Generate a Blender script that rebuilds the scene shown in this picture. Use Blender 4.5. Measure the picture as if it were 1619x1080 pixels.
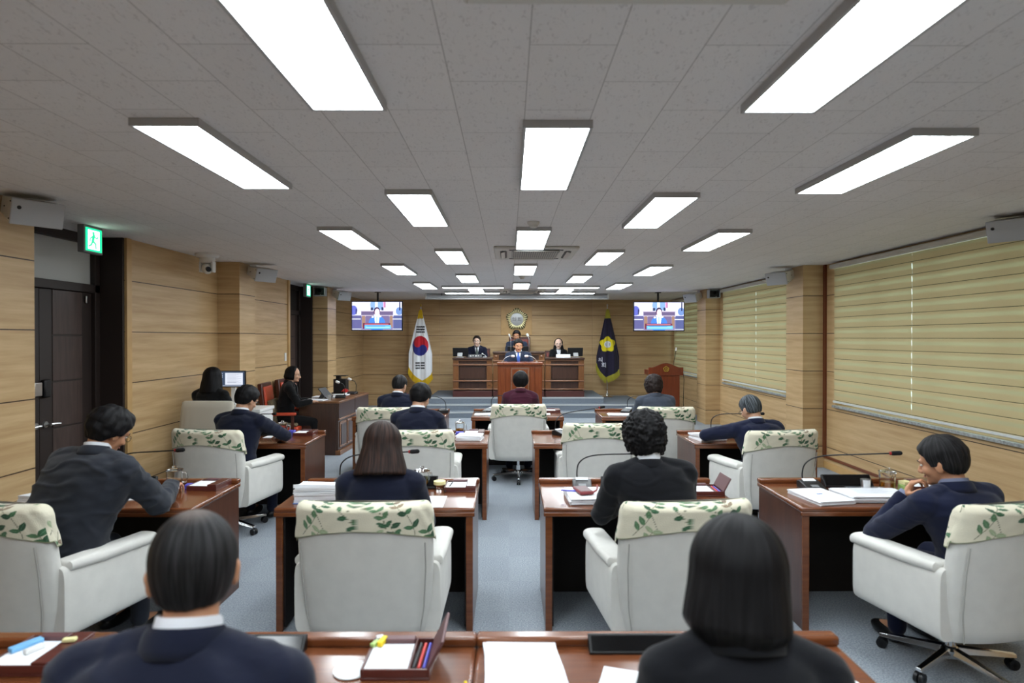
import bpy, bmesh, math, random
import numpy as np
from mathutils import Vector, Matrix, noise as mnoise
R = math.radians
PI = math.pi
random.seed(7)
for _o in list(bpy.data.objects):
    bpy.data.objects.remove(_o)
scene = bpy.context.scene
COL = scene.collection

# ------------------------------------------------------------------ camera, world, exposure
FPX = 970.0                                   # focal length in pixels of a 1619 px wide frame
cam_d = bpy.data.cameras.new('camera')
cam_d.sensor_width = 36.0
cam_d.lens = FPX / 1619.0 * 36.0
cam_d.clip_start = 0.05
cam_d.dof.use_dof = True
cam_d.dof.focus_distance = 10.0
cam_d.dof.aperture_fstop = 2.6
cam = bpy.data.objects.new('camera', cam_d)
COL.objects.link(cam)
CAMZ = 1.79
cam.location = (0, 0, CAMZ)
cam.rotation_euler = (R(90) - math.atan(6 / FPX), 0, -math.atan(4.5 / FPX))
scene.camera = cam
scene.view_settings.view_transform = 'Standard'
scene.view_settings.look = 'None'
scene.view_settings.gamma = 1
scene.view_settings.use_curve_mapping = False
scene.view_settings.exposure = 1.12
PANEL = 9.0                                   # emission of the ceiling light panels
DAY = 1.15                                     # daylight outside the windows
world = bpy.data.worlds.new('world')
scene.world = world
world.use_nodes = True
world.node_tree.nodes['Background'].inputs[0].default_value = (0.78, 0.94, 0.90, 1)
world.node_tree.nodes['Background'].inputs[1].default_value = DAY

# ------------------------------------------------------------------ colours and materials
def lin(c):
    c = c / 255.0
    return c / 12.92 if c <= 0.04045 else ((c + 0.055) / 1.055) ** 2.4
def S(r, g, b):
    return (lin(r), lin(g), lin(b), 1.0)

def mat(name, color, rough=0.5, metal=0.0, bump=0.0, bscale=200.0, coat=0.0, vary=0.0, vscale=8.0,
        stretch=(1, 1, 1), sheen=0.0, trans=0.0, ior=1.45, emit=None, estr=0.0, spec=0.5, alpha=1.0):
    m = bpy.data.materials.new(name)
    m.use_nodes = True
    nt = m.node_tree
    b = nt.nodes['Principled BSDF']
    b.inputs['Base Color'].default_value = color
    b.inputs['Roughness'].default_value = rough
    b.inputs['Metallic'].default_value = metal
    b.inputs['Coat Weight'].default_value = coat
    b.inputs['Coat Roughness'].default_value = 0.12
    b.inputs['Sheen Weight'].default_value = sheen
    b.inputs['Transmission Weight'].default_value = trans
    b.inputs['IOR'].default_value = ior
    b.inputs['Specular IOR Level'].default_value = spec
    if emit:
        b.inputs['Emission Color'].default_value = emit
        b.inputs['Emission Strength'].default_value = estr
    tc = nt.nodes.new('ShaderNodeTexCoord')
    mp = nt.nodes.new('ShaderNodeMapping')
    mp.inputs['Scale'].default_value = stretch
    nt.links.new(tc.outputs['Object'], mp.inputs[0])
    if vary > 0:
        n = nt.nodes.new('ShaderNodeTexNoise')
        n.inputs['Scale'].default_value = vscale
        n.inputs['Detail'].default_value = 4
        nt.links.new(mp.outputs[0], n.inputs['Vector'])
        r = nt.nodes.new('ShaderNodeValToRGB')
        r.color_ramp.elements[0].position = 0.3
        r.color_ramp.elements[1].position = 0.7
        r.color_ramp.elements[0].color = tuple(max(0, c * (1 - vary)) for c in color[:3]) + (1,)
        r.color_ramp.elements[1].color = tuple(min(1, c * (1 + vary)) for c in color[:3]) + (1,)
        nt.links.new(n.outputs['Fac'], r.inputs[0])
        nt.links.new(r.outputs[0], b.inputs['Base Color'])
    if bump > 0:
        n2 = nt.nodes.new('ShaderNodeTexNoise')
        n2.inputs['Scale'].default_value = bscale
        n2.inputs['Detail'].default_value = 3
        nt.links.new(mp.outputs[0], n2.inputs['Vector'])
        bp = nt.nodes.new('ShaderNodeBump')
        bp.inputs['Strength'].default_value = bump
        bp.inputs['Distance'].default_value = 0.004
        nt.links.new(n2.outputs['Fac'], bp.inputs['Height'])
        nt.links.new(bp.outputs[0], b.inputs['Normal'])
    return m

def attr_mat(name, rough=0.8, bump=0.0, emis=0.0, sheen=0.0, bscale=300):
    m = mat(name, (0.5, 0.5, 0.5, 1), rough=rough, bump=bump, bscale=bscale, sheen=sheen)
    nt = m.node_tree
    a = nt.nodes.new('ShaderNodeAttribute')
    a.attribute_name = 'Col'
    b = nt.nodes['Principled BSDF']
    if emis > 0:
        b.inputs['Base Color'].default_value = (0.01, 0.01, 0.01, 1)
        nt.links.new(a.outputs['Color'], b.inputs['Emission Color'])
        b.inputs['Emission Strength'].default_value = emis
    else:
        nt.links.new(a.outputs['Color'], b.inputs['Base Color'])
    return m

def node(nt, t, **kw):
    n = nt.nodes.new(t)
    for k, v in kw.items():
        setattr(n, k, v)
    return n
def math_n(nt, op, a, b=None):
    n = nt.nodes.new('ShaderNodeMath'); n.operation = op
    for i, v in enumerate((a, b)):
        if v is None: continue
        if isinstance(v, (int, float)): n.inputs[i].default_value = v
        else: nt.links.new(v, n.inputs[i])
    return n.outputs[0]

def wall_wood(name='maple_wall_panel'):
    m = mat(name, S(208, 172, 118), rough=0.42)
    nt = m.node_tree; b = nt.nodes['Principled BSDF']
    g = nt.nodes.new('ShaderNodeNewGeometry')
    sx = nt.nodes.new('ShaderNodeSeparateXYZ')
    nt.links.new(g.outputs['Position'], sx.inputs[0])
    s = math_n(nt, 'ADD', sx.outputs[0], sx.outputs[1])
    cb = nt.nodes.new('ShaderNodeCombineXYZ')
    nt.links.new(math_n(nt, 'MULTIPLY', s, 0.55), cb.inputs[0])
    nt.links.new(math_n(nt, 'MULTIPLY', sx.outputs[2], 9.0), cb.inputs[2])
    n1 = nt.nodes.new('ShaderNodeTexNoise'); n1.inputs['Scale'].default_value = 1.6; n1.inputs['Detail'].default_value = 6
    n1.inputs['Roughness'].default_value = 0.6
    nt.links.new(cb.outputs[0], n1.inputs['Vector'])
    r = nt.nodes.new('ShaderNodeValToRGB')
    r.color_ramp.elements[0].position = 0.32; r.color_ramp.elements[1].position = 0.66
    r.color_ramp.elements[0].color = S(178, 144, 100); r.color_ramp.elements[1].color = S(206, 176, 132)
    nt.links.new(n1.outputs['Fac'], r.inputs[0])
    # grooves every 0.518 m
    z = math_n(nt, 'DIVIDE', math_n(nt, 'ADD', sx.outputs[2], 2.072 - 0.294 + 0.0), 0.518)
    fr = math_n(nt, 'FRACT', z)
    d = math_n(nt, 'ABSOLUTE', math_n(nt, 'SUBTRACT', fr, 0.5))
    line = math_n(nt, 'GREATER_THAN', d, 0.4915)
    mx = nt.nodes.new('ShaderNodeMix'); mx.data_type = 'RGBA'
    nt.links.new(line, mx.inputs['Factor'])
    nt.links.new(r.outputs[0], mx.inputs['A'])
    mx.inputs['B'].default_value = S(58, 40, 24)
    nt.links.new(mx.outputs['Result'], b.inputs['Base Color'])
    bp = nt.nodes.new('ShaderNodeBump'); bp.inputs['Distance'].default_value = 0.006; bp.invert = True
    nt.links.new(line, bp.inputs['Height']); nt.links.new(bp.outputs[0], b.inputs['Normal'])
    return m

def ceiling_mat():
    m = mat('ceiling_tile', S(196, 194, 192), rough=0.9)
    nt = m.node_tree; b = nt.nodes['Principled BSDF']
    g = nt.nodes.new('ShaderNodeNewGeometry')
    mp = nt.nodes.new('ShaderNodeMapping'); mp.inputs['Rotation'].default_value = (0, 0, R(90))
    mp.inputs['Location'].default_value = (0, -0.07, 0)
    nt.links.new(g.outputs['Position'], mp.inputs[0])
    br = nt.nodes.new('ShaderNodeTexBrick')
    br.inputs['Scale'].default_value = 1.0; br.inputs['Brick Width'].default_value = 0.6; br.inputs['Row Height'].default_value = 0.3
    br.inputs['Mortar Size'].default_value = 0.0022; br.inputs['Mortar Smooth'].default_value = 0.3
    br.inputs['Color1'].default_value = S(232, 229, 228); br.inputs['Color2'].default_value = S(228, 225, 224)
    br.inputs['Mortar'].default_value = S(176, 172, 170)
    nt.links.new(mp.outputs[0], br.inputs['Vector'])
    mp2 = nt.nodes.new('ShaderNodeMapping'); mp2.inputs['Scale'].default_value = (1.0, 0.45, 1)
    nt.links.new(g.outputs['Position'], mp2.inputs[0])
    n = nt.nodes.new('ShaderNodeTexNoise'); n.inputs['Scale'].default_value = 62; n.inputs['Detail'].default_value = 3
    n.inputs['Distortion'].default_value = 1.5
    nt.links.new(mp2.outputs[0], n.inputs['Vector'])
    r = nt.nodes.new('ShaderNodeValToRGB')
    r.color_ramp.elements[0].position = 0.33; r.color_ramp.elements[1].position = 0.41
    r.color_ramp.elements[0].color = (0.80, 0.79, 0.79, 1); r.color_ramp.elements[1].color = (1, 1, 1, 1)
    nt.links.new(n.outputs['Fac'], r.inputs[0])
    mx = nt.nodes.new('ShaderNodeMix'); mx.data_type = 'RGBA'; mx.blend_type = 'MULTIPLY'
    mx.inputs['Factor'].default_value = 1
    nt.links.new(br.outputs['Color'], mx.inputs['A']); nt.links.new(r.outputs[0], mx.inputs['B'])
    nt.links.new(mx.outputs['Result'], b.inputs['Base Color'])
    return m

def carpet_mat():
    m = mat('carpet_blue_grey', S(140, 150, 160), rough=1.0, sheen=0.15)
    nt = m.node_tree; b = nt.nodes['Principled BSDF']
    g = nt.nodes.new('ShaderNodeNewGeometry')
    n = nt.nodes.new('ShaderNodeTexNoise'); n.inputs['Scale'].default_value = 110; n.inputs['Detail'].default_value = 4
    nt.links.new(g.outputs['Position'], n.inputs['Vector'])
    r = nt.nodes.new('ShaderNodeValToRGB')
    r.color_ramp.elements[0].position = 0.32; r.color_ramp.elements[1].position = 0.68
    r.color_ramp.elements[0].color = S(112, 121, 131); r.color_ramp.elements[1].color = S(168, 176, 184)
    nt.links.new(n.outputs['Fac'], r.inputs[0])
    ch = nt.nodes.new('ShaderNodeTexChecker'); ch.inputs['Scale'].default_value = 2.0
    ch.inputs['Color1'].default_value = (1, 1, 1, 1); ch.inputs['Color2'].default_value = (0.94, 0.94, 0.95, 1)
    nt.links.new(g.outputs['Position'], ch.inputs['Vector'])
    mx = nt.nodes.new('ShaderNodeMix'); mx.data_type = 'RGBA'; mx.blend_type = 'MULTIPLY'; mx.inputs['Factor'].default_value = 1
    nt.links.new(r.outputs[0], mx.inputs['A']); nt.links.new(ch.outputs['Color'], mx.inputs['B'])
    nt.links.new(mx.outputs['Result'], b.inputs['Base Color'])
    bp = nt.nodes.new('ShaderNodeBump'); bp.inputs['Strength'].default_value = 0.6; bp.inputs['Distance'].default_value = 0.006
    nt.links.new(n.outputs['Fac'], bp.inputs['Height']); nt.links.new(bp.outputs[0], b.inputs['Normal'])
    return m

def blind_mat():
    m = bpy.data.materials.new('zebra_blind_fabric'); m.use_nodes = True
    nt = m.node_tree; nt.nodes.clear()
    out = nt.nodes.new('ShaderNodeOutputMaterial')
    g = nt.nodes.new('ShaderNodeNewGeometry'); sx = nt.nodes.new('ShaderNodeSeparateXYZ')
    nt.links.new(g.outputs['Position'], sx.inputs[0])
    fr = math_n(nt, 'FRACT', math_n(nt, 'DIVIDE', sx.outputs[2], 0.137))
    r = nt.nodes.new('ShaderNodeValToRGB'); cr = r.color_ramp
    cols = [(0.0, S(96, 94, 70)), (0.04, S(96, 94, 70)), (0.05, S(198, 178, 138)), (0.42, S(198, 178, 138)),
            (0.55, S(190, 179, 142)), (0.70, S(190, 179, 142)), (0.82, S(198, 178, 138)), (1.0, S(198, 178, 138))]
    cr.elements[0].position = 0; cr.elements[0].color = cols[0][1]; cr.elements[1].position = 1; cr.elements[1].color = cols[-1][1]
    for p, c in cols[1:-1]:
        e = cr.elements.new(p); e.color = c
    nt.links.new(fr, r.inputs[0])
    d = nt.nodes.new('ShaderNodeBsdfDiffuse'); t = nt.nodes.new('ShaderNodeBsdfTranslucent')
    nt.links.new(r.outputs[0], d.inputs[0]); nt.links.new(r.outputs[0], t.inputs[0])
    mx = nt.nodes.new('ShaderNodeMixShader')
    # sheer band lets more light through
    r2 = nt.nodes.new('ShaderNodeValToRGB'); c2 = r2.color_ramp
    c2.elements[0].position = 0.40; c2.elements[0].color = (0.10, 0.10, 0.10, 1); c2.elements[1].position = 0.85; c2.elements[1].color = (0.10, 0.10, 0.10, 1)
    e = c2.elements.new(0.55); e.color = (0.24, 0.24, 0.24, 1)
    e = c2.elements.new(0.7); e.color = (0.24, 0.24, 0.24, 1)
    nt.links.new(fr, r2.inputs[0])
    nt.links.new(r2.outputs[0], mx.inputs[0]); nt.links.new(d.outputs[0], mx.inputs[1]); nt.links.new(t.outputs[0], mx.inputs[2])
    nt.links.new(mx.outputs[0], out.inputs[0])
    return m

def wood_mat(name, c1, c2, rough=0.3, coat=0.4, axis=0, scale=1.0):
    m = mat(name, c1, rough=rough, coat=coat)
    nt = m.node_tree; b = nt.nodes['Principled BSDF']
    tc = nt.nodes.new('ShaderNodeTexCoord'); mp = nt.nodes.new('ShaderNodeMapping')
    st = [14, 14, 14]; st[axis] = 1.2
    mp.inputs['Scale'].default_value = [v * scale for v in st]
    nt.links.new(tc.outputs['Object'], mp.inputs[0])
    n = nt.nodes.new('ShaderNodeTexNoise'); n.inputs['Scale'].default_value = 2.5; n.inputs['Detail'].default_value = 6
    n.inputs['Distortion'].default_value = 0.6
    nt.links.new(mp.outputs[0], n.inputs['Vector'])
    r = nt.nodes.new('ShaderNodeValToRGB')
    r.color_ramp.elements[0].position = 0.3; r.color_ramp.elements[1].position = 0.7
    r.color_ramp.elements[0].color = c1; r.color_ramp.elements[1].color = c2
    nt.links.new(n.outputs['Fac'], r.inputs[0]); nt.links.new(r.outputs[0], b.inputs['Base Color'])
    return m

M = {}
M['wall'] = wall_wood()
M['ceiling'] = ceiling_mat()
M['carpet'] = carpet_mat()
M['stair_carpet'] = mat('stage_carpet_grey_blue', S(118, 127, 138), rough=1.0, bump=0.4, bscale=150, vary=0.12, vscale=90)
M['nosing'] = mat('stair_nosing_strip', S(186, 190, 192), rough=0.4, metal=0.2)
M['blind'] = blind_mat()
M['blind_rail'] = mat('blind_head_rail', S(205, 200, 190), rough=0.5)
M['cream_trim'] = mat('maple_edge_trim', S(196, 158, 104), rough=0.4, vary=0.08, vscale=5)
M['conduit'] = mat('brown_cable_conduit', S(110, 58, 34), rough=0.4)
M['sill'] = mat('marble_window_sill', S(150, 152, 150), rough=0.3, vary=0.35, vscale=30)
M['white_frame'] = mat('white_window_frame', S(214, 216, 214), rough=0.4)
M['glass_win'] = mat('window_glass', (0.9, 1, 0.98, 1), rough=0.02, trans=1.0, ior=1.02)
M['door'] = wood_mat('dark_brown_door', S(62, 48, 44), S(78, 62, 57), rough=0.5, coat=0.05, axis=2)
M['door_frame'] = mat('dark_door_frame', S(44, 34, 31), rough=0.5)
M['door_dark'] = mat('dark_door_reveal', S(34, 27, 25), rough=0.6)
M['white_panel'] = mat('white_transom_panel', S(190, 192, 190), rough=0.5)
M['chrome'] = mat('polished_chrome', (0.8, 0.8, 0.8, 1), rough=0.15, metal=1.0)
M['steel'] = mat('brushed_steel', (0.62, 0.62, 0.62, 1), rough=0.3, metal=1.0)
M['gold'] = mat('gold_metal', S(205, 170, 70), rough=0.3, metal=0.8)
M['gold_matte'] = mat('gold_thread', S(214, 180, 40), rough=0.7, bump=0.5, bscale=120)
M['fringe'] = mat('olive_gold_fringe', S(176, 168, 60), rough=0.8, bump=0.8, bscale=90, stretch=(6, 6, 0.3))
M['fringe_y'] = mat('yellow_gold_fringe', S(216, 178, 30), rough=0.8, bump=0.8, bscale=90, stretch=(6, 6, 0.3))
M['desk'] = wood_mat('cherry_desk_top', S(96, 52, 29), S(118, 68, 40), rough=0.22, coat=0.5, axis=0)
M['desk_side'] = wood_mat('walnut_desk_side', S(74, 44, 32), S(92, 56, 40), rough=0.3, coat=0.3, axis=2)
M['desk_edge'] = wood_mat('cherry_desk_edge', S(100, 54, 28), S(122, 70, 38), rough=0.25, coat=0.4, axis=0)
M['desk_inner_shade'] = mat('shaded_desk_interior', S(30, 24, 22), rough=0.7)  # shadow inside the desk put into the colour
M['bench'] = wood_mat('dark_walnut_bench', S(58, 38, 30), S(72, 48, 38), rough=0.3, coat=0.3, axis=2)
M['bench_brown'] = wood_mat('brown_bench_post', S(104, 66, 36), S(124, 80, 46), rough=0.3, coat=0.3, axis=2)  # lighter brown wood for posts, inlays, staff desk tops and plinths
M['bench_rail'] = wood_mat('bench_moulding', S(120, 84, 62), S(140, 100, 76), rough=0.25, coat=0.4, axis=0)
M['plinth'] = mat('maroon_bench_plinth', S(74, 38, 34), rough=0.4, vary=0.1)
M['podium'] = wood_mat('reddish_podium_wood', S(108, 52, 26), S(128, 66, 34), rough=0.25, coat=0.4, axis=2)
M['lectern'] = wood_mat('mahogany_lectern', S(96, 38, 20), S(114, 48, 26), rough=0.22, coat=0.5, axis=2)
M['fabric'] = mat('cream_chair_linen', S(214, 212, 206), rough=0.95, bump=0.35, bscale=420, vary=0.035, vscale=14, sheen=0.2)
M['piping'] = mat('grey_seam_piping', S(168, 166, 160), rough=0.9)
M['cover'] = attr_mat('leaf_print_cotton', rough=0.95, bump=0.4, sheen=0.2, bscale=180)
M['drape'] = mat('beige_cloth_drape', S(196, 190, 176), rough=0.95, bump=0.2, bscale=200)
M['black'] = mat('black_plastic', S(22, 22, 24), rough=0.4)
M['black_gloss'] = mat('black_glossy_screen', S(10, 10, 12), rough=0.12)
M['black_soft'] = mat('black_foam', S(16, 16, 18), rough=0.95, bump=0.4)
M['grey_plastic'] = mat('grey_plastic', S(120, 122, 124), rough=0.45)
M['silver'] = mat('silver_plastic', S(186, 188, 190), rough=0.35, metal=0.3)
M['white'] = mat('white_plastic', S(226, 226, 224), rough=0.4)
M['off_white'] = mat('off_white_plastic', S(206, 203, 196), rough=0.45)
M['speaker_grille'] = mat('light_grey_grille', S(184, 186, 190), rough=0.6, bump=0.3, bscale=500)
M['paper'] = mat('white_paper', S(236, 238, 242), rough=0.85, vary=0.015, vscale=40)
M['paper2'] = mat('grey_white_paper', S(214, 218, 226), rough=0.85, vary=0.04, vscale=80, stretch=(1, 1, 20))
M['print_grey'] = mat('printed_grey_ink', S(170, 176, 186), rough=0.8)
M['blue_card'] = mat('blue_card_folder', S(70, 110, 170), rough=0.6)
M['red_ring'] = mat('red_plastic_ring', S(150, 26, 26), rough=0.4)
M['pen_red'] = mat('red_pen_plastic', S(200, 50, 44), rough=0.35)
M['pen_blue'] = mat('blue_pen_plastic', S(80, 80, 190), rough=0.35)
M['pen_green'] = mat('green_plastic', S(170, 200, 120), rough=0.4)
M['yellow'] = mat('yellow_plastic', S(240, 206, 30), rough=0.45)
M['skyblue'] = mat('light_blue_plastic', S(120, 180, 225), rough=0.45)
M['cream_tub'] = mat('cream_yellow_tub', S(226, 218, 160), rough=0.6)
M['memo'] = wood_mat('dark_cherry_box', S(74, 32, 28), S(92, 44, 38), rough=0.3, coat=0.4, axis=0)
M['memo_lid'] = mat('purple_brown_lid', S(98, 66, 68), rough=0.4)
M['glass'] = mat('clear_glass', (0.95, 0.97, 0.97, 1), rough=0.03, trans=1.0, ior=1.35)
M['tea'] = mat('amber_tea', S(190, 120, 30), rough=0.1, trans=0.6, ior=1.33)
M['coaster'] = mat('white_coaster', S(220, 222, 224), rough=0.4)
M['red_phone'] = mat('red_leather_case', S(130, 50, 54), rough=0.45)
M['orange_leather'] = mat('orange_red_leather', S(196, 72, 44), rough=0.38, bump=0.15, bscale=90, coat=0.2)
M['chair_wood'] = mat('dark_carved_wood', S(74, 34, 24), rough=0.35, vary=0.15)
M['red_leather'] = mat('dark_red_leather', S(130, 46, 34), rough=0.38, coat=0.2)
M['tweed'] = mat('patterned_seat_cloth', S(112, 98, 76), rough=0.95, vary=0.5, vscale=60)
M['light'] = mat('light_panel_diffuser', (1, 1, 1, 1), rough=0.6, emit=(0.88, 0.96, 1.0, 1), estr=PANEL)
M['light_frame'] = mat('light_panel_frame', S(178, 178, 178), rough=0.5)
M['exit'] = attr_mat('exit_sign_face', emis=1.6)
M['tv_screen'] = attr_mat('television_picture', rough=0.2, emis=0.75)
M['doc_screen'] = attr_mat('monitor_document_picture', rough=0.2, emis=0.5)
M['flag'] = attr_mat('flag_cloth', rough=0.8, sheen=0.2)
M['skin'] = mat('skin', S(206, 160, 132), rough=0.5, bump=0.12, bscale=260, vary=0.05, vscale=30)
M['skin_tan'] = mat('tanned_skin', S(190, 138, 106), rough=0.5, bump=0.12, bscale=260, vary=0.06, vscale=30)
M['skin_pale'] = mat('pale_skin', S(228, 194, 176), rough=0.5, vary=0.03, vscale=30)
for _k in ('skin', 'skin_tan', 'skin_pale'):
    _b = M[_k].node_tree.nodes['Principled BSDF']
    _b.inputs['Subsurface Weight'].default_value = 0.08
    _b.inputs['Subsurface Radius'].default_value = (0.012, 0.005, 0.003)
M['lips'] = mat('lips', S(170, 98, 88), rough=0.5)
M['eye_white'] = mat('eye_white', S(228, 224, 218), rough=0.25)
M['eye_dark'] = mat('dark_iris', S(30, 20, 16), rough=0.2)
M['shirt'] = mat('white_shirt_cotton', S(226, 228, 234), rough=0.85, bump=0.2, bscale=200)
M['shirt_grey'] = mat('blue_grey_shirt', S(120, 126, 150), rough=0.85)
M['tie_blue'] = mat('blue_tie', S(52, 88, 168), rough=0.5, bump=0.2)
M['tie_grey'] = mat('grey_green_tie', S(78, 88, 86), rough=0.5, bump=0.2)
M['shoe'] = mat('black_shoe_leather', S(18, 17, 17), rough=0.35)
M['pink'] = mat('salmon_pink_blouse', S(220, 150, 130), rough=0.8)

def suit(name, c, v=0.10):
    m = mat(name, c, rough=0.95, bump=0.25, bscale=350, vary=v, vscale=7, sheen=0.12, spec=0.2)
    return m
M['navy'] = suit('navy_suit_wool', S(20, 24, 42))
M['navy_blue'] = suit('midnight_blue_suit', S(22, 27, 50))
M['charcoal'] = suit('charcoal_corduroy', S(41, 44, 52), 0.2)
M['blackj'] = suit('black_jacket_wool', S(19, 20, 25))
M['blackc'] = suit('black_knit', S(15, 15, 17))
M['greyj'] = suit('slate_grey_jacket', S(62, 68, 80))
M['maroon'] = suit('maroon_jacket', S(62, 24, 40))
M['steelj'] = suit('dark_slate_suit', S(38, 46, 64))

def hair_mat(name, c, streak, mixpos=0.62):
    m = mat(name, c, rough=0.55, spec=0.18)
    nt = m.node_tree; b = nt.nodes['Principled BSDF']
    a = nt.nodes.new('ShaderNodeAttribute'); a.attribute_name = 'Col'
    sp = nt.nodes.new('ShaderNodeSeparateColor'); nt.links.new(a.outputs['Color'], sp.inputs[0])
    cb = nt.nodes.new('ShaderNodeCombineXYZ')
    nt.links.new(math_n(nt, 'MULTIPLY', sp.outputs[0], 90), cb.inputs[0])
    nt.links.new(math_n(nt, 'MULTIPLY', sp.outputs[1], 4), cb.inputs[1])
    n = nt.nodes.new('ShaderNodeTexNoise'); n.inputs['Scale'].default_value = 1.0; n.inputs['Detail'].default_value = 4
    nt.links.new(cb.outputs[0], n.inputs['Vector'])
    r = nt.nodes.new('ShaderNodeValToRGB')
    r.color_ramp.elements[0].position = 0.45; r.color_ramp.elements[1].position = mixpos + 0.1
    r.color_ramp.elements[0].color = c; r.color_ramp.elements[1].color = streak
    nt.links.new(n.outputs['Fac'], r.inputs[0])
    mx = nt.nodes.new('ShaderNodeMix'); mx.data_type = 'RGBA'
    nt.links.new(sp.outputs[2], mx.inputs['Factor']); nt.links.new(r.outputs[0], mx.inputs['A'])
    mx.inputs['B'].default_value = S(104, 92, 86)
    nt.links.new(mx.outputs['Result'], b.inputs['Base Color'])
    bp = nt.nodes.new('ShaderNodeBump'); bp.inputs['Strength'].default_value = 0.5; bp.inputs['Distance'].default_value = 0.004
    nt.links.new(n.outputs['Fac'], bp.inputs['Height']); nt.links.new(bp.outputs[0], b.inputs['Normal'])
    return m
M['hair_black'] = hair_mat('black_hair', S(14, 13, 15), S(26, 25, 27))
M['hair_soft'] = hair_mat('greying_black_hair', S(20, 19, 20), S(50, 49, 51))
M['hair_grey'] = hair_mat('grey_hair', S(38, 42, 46), S(104, 110, 116), 0.5)
M['hair_brown'] = hair_mat('dark_brown_hair', S(32, 22, 20), S(66, 46, 39), 0.6)
M['hair_dkbrown'] = hair_mat('brown_black_hair', S(30, 24, 23), S(56, 44, 40), 0.6)

# ------------------------------------------------------------------ mesh helpers
def basis(d):
    d = Vector(d).normalized()
    a = Vector((0, 0, 1)) if abs(d.z) < 0.95 else Vector((0, 1, 0))
    u = a.cross(d).normalized()
    return u, d.cross(u).normalized(), d

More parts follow.
